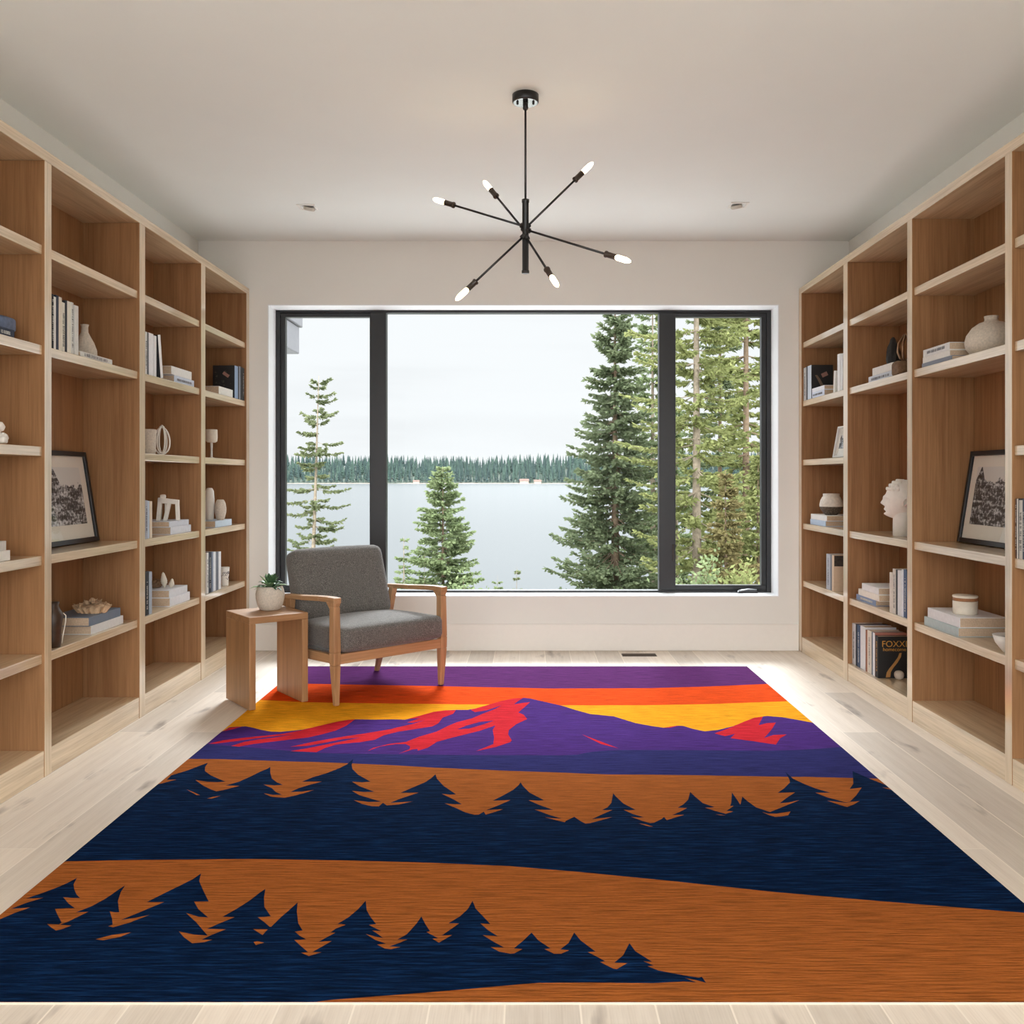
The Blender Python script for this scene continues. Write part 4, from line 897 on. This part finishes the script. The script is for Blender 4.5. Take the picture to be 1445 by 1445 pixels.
z = lay('R', z, 1354.2, 1309, .044, (226, 226, 226), 'large white book directly beneath the lidded canister', G, depth=.205, inset=.026)
X, Y = spot('R', 1362, .105)
g = empty('canister', (X, Y, z), 0, 'small cream lidded canister with wooden band on two books', 'canister')
MB().lathe([(.001, 0), (.049, 0), (.051, .004), (.051, .058), (.001, .058)], 40).build('canister_body', M_CREAM, g)
MB().lathe([(.001, .058), (.0505, .058), (.0505, .072), (.001, .072)], 40).build('wooden_band', plain('lid_wood', (160, 110, 72), .5, var=.15, scale=80), g)
MB().lathe([(.001, .072), (.051, .072), (.052, .074), (.052, .080), (.050, .082), (.001, .083)], 40).build('lid', M_CREAM, g)
X, Y = spot('R', 1424, .065)
g = empty('bowl', (X, Y, S5+.0004), 0, 'small white bowl with dark contents behind the divider', 'bowl')
MB().lathe([(.001, 0), (.022, 0), (.030, .010), (.050, .036), (.060, .066), (.057, .067), (.047, .040), (.026, .014), (.001, .011)], 36).build('bowl_body', M_WHITE, g)
MB().lathe([(.001, .058), (.03, .056), (.0535, .053), (.045, .038), (.001, .036)], 28).build('bowl_contents', plain('dark_potpourri', (92, 78, 64), .9, var=.6, scale=140, bump=.6), g)

# --- right case, nearest bay
G = 'upright books at the right edge'
for a, b, yt, c, le, sp, lb in ((1434.6, 1432.6, 704, (92, 70, 58), M_PALEINK, None, 'thin brown book leftmost of the row at the right edge'),
                               (1436.6, 1434.8, 704, (214, 208, 200), None, None, 'thin cream book second of the row at the right edge'),
                               (1437.6, 1436.8, 703.5, (60, 60, 62), None, None, 'sliver thin dark book third of the row at the right edge'),
                               (1442.6, 1437.8, 706, (204, 198, 188), M_INK, None, 'stone white lettered book in the row at the right edge'),
                               (1447.5, 1442.8, 704, (58, 66, 84), M_PALEINK, None, 'dark blue grey book cut off by the right edge')):
    up('R', S4, a, b, yt, c, lb, G, letter=le, spine=sp, inset=.006)
# ---------------------------------------------------------------- outdoors: ground, lake, far shore
LAKE, SHORE = -6.0, 1240.0
def ground_z(x, y): return max(LAKE-1.5, -.18*(y-6.5)-.35+.10*max(0, x-2.5))
def grid(name, x0, x1, nx, y0, y1, ny, fz, m):
    vs = [(x0+(x1-x0)*i/nx, y0+(y1-y0)*j/ny, 0) for j in range(ny+1) for i in range(nx+1)]
    vs = [(x, y, fz(x, y)) for x, y, _ in vs]
    fs = [(j*(nx+1)+i, j*(nx+1)+i+1, (j+1)*(nx+1)+i+1, (j+1)*(nx+1)+i) for j in range(ny) for i in range(nx)]
    return struct(MB().add(vs, fs, m, True).build(name))
struct(MB().box(-7, 7, 6.38, 11.2, -.6, -.30).build('bounce_slab', plain('pale_bounce', (190, 190, 188), .9, var=.06, scale=3)))  # pale slab below the sill, added to bounce daylight onto the ceiling
M_GRASS = plain('rough_grass', (104, 104, 84), .95, var=.3, scale=4)
grid('ground', -40, 40, 40, 6.4, 52, 40, lambda x, y: ground_z(x, y)-.25*(y < 11.6)+.12*noise.noise(Vector((x*.5, y*.5, 0))), M_GRASS)
def water():
    t = NT('lake_water'); n = t.noise(t.coords((.5, 1.6, 1)), 1, 4)
    t.bump(n, .03, .03); m = t.set(Base_Color=lin((64, 70, 72)), Roughness=.2, IOR=1.33); return m
struct(MB().add([(-1500, 34, LAKE), (1500, 34, LAKE), (1500, SHORE+20, LAKE), (-1500, SHORE+20, LAKE)], [(0, 1, 2, 3)], water()).build('lake'))
def hill(x, y):
    d = max(0, y-SHORE); top = 22+7*noise.noise(Vector((x*.004, 3.1, 0)))+9*max(0, min(1, (x+60)/260))
    return LAKE-.3+min(1, d/10)*1.6+top*min(1, max(0, d-8)/140)
grid('far_shore_ground', -800, 800, 120, SHORE-6, SHORE+200, 24, hill, plain('far_forest_floor', (58, 68, 58), .95, var=.2, scale=.2))
def far_conifer(seed):
    rd = random.Random(seed); m = MB(); seg = 8; vs, fs = [], []; rings = []
    for i in range(7):
        u = i/7; r = (1-u)**.9*2.5*rd.uniform(.85, 1.15)
        rings += [(r, 1.2+u*15.5), (r*.55, 1.2+u*15.5+2.0)]
    for r, z in rings:
        for k in range(seg): a = 2*math.pi*k/seg; j = rd.uniform(.72, 1.2); vs.append((r*j*math.cos(a), r*j*math.sin(a), z+rd.uniform(-.4, .4)))
    n = len(rings)
    for i in range(n-1):
        for k in range(seg): fs.append((i*seg+k, i*seg+(k+1) % seg, i*seg+seg+(k+1) % seg, i*seg+seg+k))
    vs.append((0, 0, 18.2)); fs += [((n-1)*seg+k, (n-1)*seg+(k+1) % seg, len(vs)-1) for k in range(seg)]
    m.add(vs, fs, None); m.tube([(0, 0, -1), (0, 0, 3)], .3, 6); return m
def far_mat(name, rgb): 
    t = NT(name); c = lin(rgb); oi = t.node('ShaderNodeObjectInfo')
    n = t.noise(t.coords((.05, .05, .12), out='Object', rand=True), 1, 3)
    col = t.mix(.5, t.ramp(n, (.3, tuple(v*.6 for v in c)), (.7, tuple(v*1.35 for v in c))), t.ramp(oi.outputs['Random'], (0, tuple(v*.7 for v in c)), (1, tuple(v*1.25 for v in c))))
    return t.set(Base_Color=col, Roughness=.95)
FM = [far_mat('far_fir', (38, 54, 52)), far_mat('far_pine', (50, 68, 60))]
rd = random.Random(42); protos = [far_conifer(s).build('conifer', FM[s % 2]) for s in range(4)]
k = 0
for i in range(260):                                   # the front rows at the water's edge
    row = i % 2; x = -470+940*(i//2)/129+row*3.6+rd.uniform(-.6, .6); y = SHORE+9+row*8+rd.uniform(0, 1)
    if i < 4: o = protos[i]
    else: o = protos[rd.randrange(4)].copy(); COL.objects.link(o)
    s = rd.uniform(.6, 1.05); o.location = (x, y, hill(x, y)); o.scale = (s, s, s); o.rotation_euler.z = rd.uniform(0, 6)
    tag(o, 'tiny dark conifer at the water edge of the far shore', 'tree', 'conifers along the far shore')
fm = MB(); base = [far_conifer(20+s) for s in range(3)]
for i in range(2300):                                  # the uncountable forest behind them
    x = rd.uniform(-620, 620); y = SHORE+27+145*rd.random(); b = base[i % 3]; s = rd.uniform(.7, 1.15)
    q = rd.uniform(0, 6); T = Matrix.Translation((x, y, hill(x, y))) @ Matrix.Rotation(q, 4, 'Z') @ Matrix.Diagonal((s*1.2, s*1.2, s, 1))
    fm.add(b.v, b.f, FM[rd.randrange(2)], False, T)
tag(fm.build('distant_forest'), 'dense evergreen forest covering the hill across the lake', 'forest', None, 'stuff')
for i, (x, s, lb) in enumerate(((-4, 1.0, 'pale lakeside cottage below the far forest, left of the tall spruce'), (14, .8, 'smaller brown-roofed cottage right beside the pale cottage across the lake'), (-150, .7, 'tiny pale cottage on the far shore near the left mullion'))):
    c = empty('cottage', (x, SHORE+4, LAKE+.9), .1*i, lb, 'house', 'cottages on the far shore')
    MB().box(-6*s, 6*s, -3*s, 3*s, -1, 3.2*s).build('walls', plain('cottage_wall', (150, 138, 128), .8), c)
    MB().add([(-7*s, -3.8*s, 3*s), (7*s, -3.8*s, 3*s), (7*s, 3.8*s, 3*s), (-7*s, 3.8*s, 3*s), (-6*s, 0, 5.6*s), (6*s, 0, 5.6*s)], [(0, 1, 5, 4), (2, 3, 4, 5), (0, 4, 3), (1, 2, 5), (3, 2, 1, 0)]).build('roof', plain('cottage_roof', (104, 82, 74), .8), c)
grid('shore_strip', -800, 800, 200, SHORE-9, SHORE+4, 3, lambda x, y: LAKE-.2+max(0, (y-SHORE+8)*.13)*(.55+.6*noise.noise(Vector((x*.03, 0, 7)))), plain('shore_rock', (128, 116, 106), .9, var=.3, scale=.3))

# ---------------------------------------------------------------- conifers near the house
def leaf_mat(name, a, b):
    t = NT(name); ca, cb = lin(a), lin(b); g = t.node('ShaderNodeNewGeometry')
    n = t.noise(t.coords((1, 1, 1)), 2.2, 3)
    col = t.mix(.5, t.ramp(n, (.3, ca), (.7, cb)), t.ramp(g.outputs['Random Per Island'], (0, ca), (1, cb)))
    d = t.node('ShaderNodeBsdfDiffuse'); tr = t.node('ShaderNodeBsdfTranslucent'); mx = t.node('ShaderNodeMixShader'); mx.inputs[0].default_value = .38
    for x in (d, tr): t.link(col, x.inputs[0])
    t.link(d.outputs[0], mx.inputs[1]); t.link(tr.outputs[0], mx.inputs[2]); t.n.remove(t.b)
    t.link(mx.outputs[0], t.n['Material Output'].inputs[0]); return t.m
SPR = leaf_mat('spruce_needles', (82, 94, 70), (132, 142, 110)); PIN = leaf_mat('pine_needles', (80, 90, 64), (128, 134, 100))
OLV = leaf_mat('olive_needles', (98, 106, 66), (154, 158, 106)); YNG = leaf_mat('young_needles', (90, 106, 72), (146, 158, 118)); RUS = leaf_mat('bracken_leaves', (104, 94, 66), (142, 134, 92))
M_BARK = plain('grey_bark', (128, 116, 100), .95, var=.3, scale=18, bump=.4); M_BARK2 = plain('brown_bark', (112, 94, 76), .95, var=.3, scale=18, bump=.4)
def conifer(name, x, y, zb, zt, rmax, rtrunk, nwh, nbr, ns, mat, bark, label, seed, crown=.0, droop=.25, lean=0., spray=(.16, .04), irregular=.25, power=.8, cat='tree', grp=None, gap=0.):
    rd = random.Random(seed); h = zt-zb; root = empty(name, (x, y, zb), 0, label, cat, grp)
    tk = MB(); tk.tube([(lean*h*u, .02*math.sin(u*5+seed), h*u) for u in [i/10 for i in range(11)]], [rtrunk*(1-.93*i/10)*(1.25 if i == 0 else 1) for i in range(11)], 8)
    fo = MB(); vs, fs = fo.v, fo.f
    def sprig(p, d, L, wd):
        d = d.normalized(); s = d.cross(Vector((rd.uniform(-1, 1), rd.uniform(-1, 1), rd.uniform(-1, 1)))); 
        if s.length < 1e-4: return
        s = s.normalized()*wd; o = len(vs); e = p+d*L
        vs.extend([tuple(p), tuple(p+d*L*.45+s), tuple(e), tuple(p+d*L*.45-s)]); fs.append([o, o+1, o+2, o+3]); fo.mi.append(0); fo.sm.append(False)
    for wv in range(nwh):
        u = crown+(1-crown)*(wv+rd.uniform(-.3, .3))/nwh
        if not 0 < u < .995: continue
        prof = min(1, ((1-u)/(1-crown))**power*1.0)
        nb = nbr if u < .85 else max(3, nbr-2)
        for b in range(nb):
            if rd.random() < gap: continue
            a = rd.uniform(0, 6.283); L = rmax*prof*rd.uniform(1-irregular*1.6, 1+irregular*.5)+.05
            c = Vector((lean*h*u, 0, h*u)); out = Vector((math.cos(a), math.sin(a), 0)); pts = []
            dr = droop*rd.uniform(.5, 1.4)*(1-.7*u)
            for j in range(6): t = j/5; pts.append(c+out*L*t+Vector((0, 0, -dr*L*math.sin(t*2.2)+.10*L*t*t+.25*L*t*(u > .8))))
            tk.tube(pts, [max(.003, rtrunk*.16*(1-.6*u)*(1-.85*j/5)) for j in range(6)], 4, cap=False)
            n = max(5, int(2.7*ns*L/rmax)+5)
            for q in range(n):
                t = .18+.82*(q+rd.random())/n; f_ = t*5; i0 = min(4, int(f_)); p = pts[i0].lerp(pts[i0+1], f_-i0)
                dirb = (pts[i0+1]-pts[i0]).normalized(); sd = Vector((-out.y, out.x, 0))
                ln = spray[0]*.92*rd.uniform(.6, 1.3)*(1.15-.45*t)
                for sgn in (-1, 1): sprig(p, dirb*rd.uniform(.3, 1)+sd*sgn*rd.uniform(.4, 1.1)+Vector((0, 0, rd.uniform(-.8, .45))), ln, spray[1]*.72*rd.uniform(.7, 1.3))
                sprig(p, dirb+Vector((rd.uniform(-.3, .3), rd.uniform(-.3, .3), rd.uniform(-.2, .5))), ln*.8, spray[1]*.75)
    tk.build('trunk', bark, root); fo.build('foliage', mat, root); return root
def tx(px_, y): return (px_-VX)*y/F
def tz(py_, y): return H-(py_-VY)*y/F
T_ = lambda n, p, y, zt, *a, **k: conifer(n, tx(p, y), y, ground_z(tx(p, y), y)-.1, zt, *a, **k)
T_('spruce', 868, 25, tz(408, 25), 1.95, .15, 54, 12, 15, SPR, M_BARK2, 'tall dark spruce standing just left of the right mullion', 3, crown=.05, droop=.34, spray=(.21, .05), irregular=.34, power=.72, gap=.08)
T_('spruce', 921, 30, tz(395, 30), 1.7, .13, 44, 9, 12, YNG, M_BARK, 'pale spruce partly behind the right mullion and the tall dark spruce', 4, crown=.05, droop=.30, spray=(.22, .05), irregular=.4, gap=.25, power=.6)
T_('pine', 437, 22, tz(530, 22), .95, .075, 36, 7, 11, PIN, M_BARK, 'slender thin-needled pine outside the left casement', 5, crown=.10, droop=.26, lean=.032, spray=(.13, .034), irregular=.6, gap=.32, power=.45)
T_('spruce', 625, 18, tz(658, 18), 1.12, .05, 40, 11, 15, YNG, M_BARK2, 'small bright green spruce in front of the lake above the armchair', 6, crown=.04, droop=.20, spray=(.125, .032), irregular=.3, power=.75, gap=.1)
T_('sapling', 570, 17, tz(757, 17), .42, .03, 22, 5, 9, YNG, M_BARK, 'thin sapling left of the small bright green spruce', 7, droop=.05, spray=(.09, .02), irregular=.4, gap=.2)
T_('sapling', 599, 17.5, tz(782, 17.5), .40, .025, 18, 6, 9, YNG, M_BARK, 'low bushy sapling tucked between thin sapling and small green spruce', 8, droop=.05, spray=(.10, .022), irregular=.5, gap=.1)
T_('sapling', 702, 17, tz(812, 17), .24, .02, 14, 4, 7, YNG, M_BARK, 'tiny sapling tip just right of the small green spruce', 9, droop=.05, spray=(.07, .016), irregular=.4)
T_('sapling', 729, 17, tz(800, 17), .20, .02, 14, 4, 7, PIN, M_BARK, 'tiny pointed sapling tip farther right above the sill', 10, droop=.05, spray=(.07, .016), irregular=.4)
T_('fir', 983, 19, 9.6, 1.5, .115, 46, 8, 13, OLV, M_BARK, 'tall fir with thick grey trunk nearest the right mullion in the right casement', 11, crown=.16, droop=.22, spray=(.17, .038), irregular=.5, gap=.12, power=.28)
T_('fir', 1053, 21, 10.2, 1.6, .11, 46, 8, 13, OLV, M_BARK2, 'tall fir with brown trunk in the middle of the right casement', 12, crown=.12, droop=.22, spray=(.18, .04), irregular=.5, gap=.16, power=.28)
T_('fir', 1016, 27, 8.6, 1.6, .10, 40, 7, 13, SPR, M_BARK2, 'darker fir between and behind two tall trunks in the right casement', 13, crown=.1, droop=.28, spray=(.2, .045), irregular=.4, gap=.15, power=.55)
T_('fir', 1096, 23, 9.5, 1.7, .12, 38, 6, 13, OLV, M_BARK2, 'fir at the right edge of the right casement', 14, crown=.1, droop=.25, spray=(.18, .04), irregular=.4, gap=.15, power=.4)
T_('fir', 955, 26, tz(560, 26), 1.2, .07, 30, 7, 12, YNG, M_BARK, 'young pale fir low behind the right mullion', 15, crown=.05, droop=.2, spray=(.17, .04), irregular=.4, gap=.15)
T_('fir', 1024, 16.5, tz(664, 16.5), .72, .045, 28, 7, 12, RUS, M_BARK2, 'rusty green young fir low in the middle of the right casement', 16, crown=.05, droop=.25, spray=(.14, .03), irregular=.45, gap=.12)
T_('fir', 1070, 17.5, tz(640, 17.5), .85, .05, 30, 7, 12, OLV, M_BARK2, 'olive young fir low at the right of the right casement', 17, crown=.05, droop=.2, spray=(.15, .032), irregular=.45, gap=.12)
def shrub(px_, y, py_top, r, mat, label, seed):
    rd = random.Random(seed); x = tx(px_, y); zg = ground_z(x, y); zt = tz(py_top, y); root = empty('shrub', (x, y, zg), 0, label, 'shrub')
    st, fo = MB(), MB()
    for k in range(26):
        a = rd.uniform(0, 6.28); q = r*rd.uniform(.2, 1); hh = (zt-zg)*rd.uniform(.7, 1.0)*(1-.25*(q/r)**2)
        e = Vector((q*math.cos(a), q*math.sin(a), hh)); mid = Vector((e.x*.35, e.y*.35, hh*.6)); st.tube([(0, 0, -.05), mid, e], [.012, .008, .003], 4, cap=False)
        for j in range(46):
            t = rd.uniform(.45, 1.05); p = (mid.lerp(e, (t-.5)*2) if t > .5 else mid)+Vector((rd.gauss(0, .08), rd.gauss(0, .08), rd.gauss(0, .06)))
            d = Vector((rd.uniform(-1, 1), rd.uniform(-1, 1), rd.uniform(-.2, 1))).normalized()*rd.uniform(.06, .12); s = d.cross(Vector((rd.uniform(-1, 1), rd.uniform(-1, 1), .3))).normalized()*.024
            fo.add([p, p+d*.5+s, p+d, p+d*.5-s], [(0, 1, 2, 3)])
    st.build('stems', M_BARK2, root); fo.build('foliage', mat, root)
shrub(985, 14.5, 786, .62, YNG, 'bright green shrub at the lower left of the right casement', 1)
shrub(1040, 14, 792, .60, OLV, 'olive shrub at the bottom of the right casement near the crank', 2)
shrub(1084, 15, 770, .55, RUS, 'brownish shrub in the lower right corner of the right casement', 3)
shrub(655, 15.5, 815, .40, YNG, 'low green shrub under the small bright spruce at the sill', 4)
# the house's own grey fascia outside the upper left corner of the window
e = empty('roof_eave', (-2.3, 9.3, 2.41), 0, 'grey metal roof fascia corner outside the top left of the window', 'roof')
M_FASC = plain('grey_fascia_metal', (110, 110, 114), .6, var=.05)
MB().box(-1.3, 0, -2.8, 0, 0, .27).build('lower_fascia', M_FASC, e, .01)
MB().box(-1.3, .02, -2.8, .06, .275, .9).build('upper_fascia', M_FASC, e, .01)
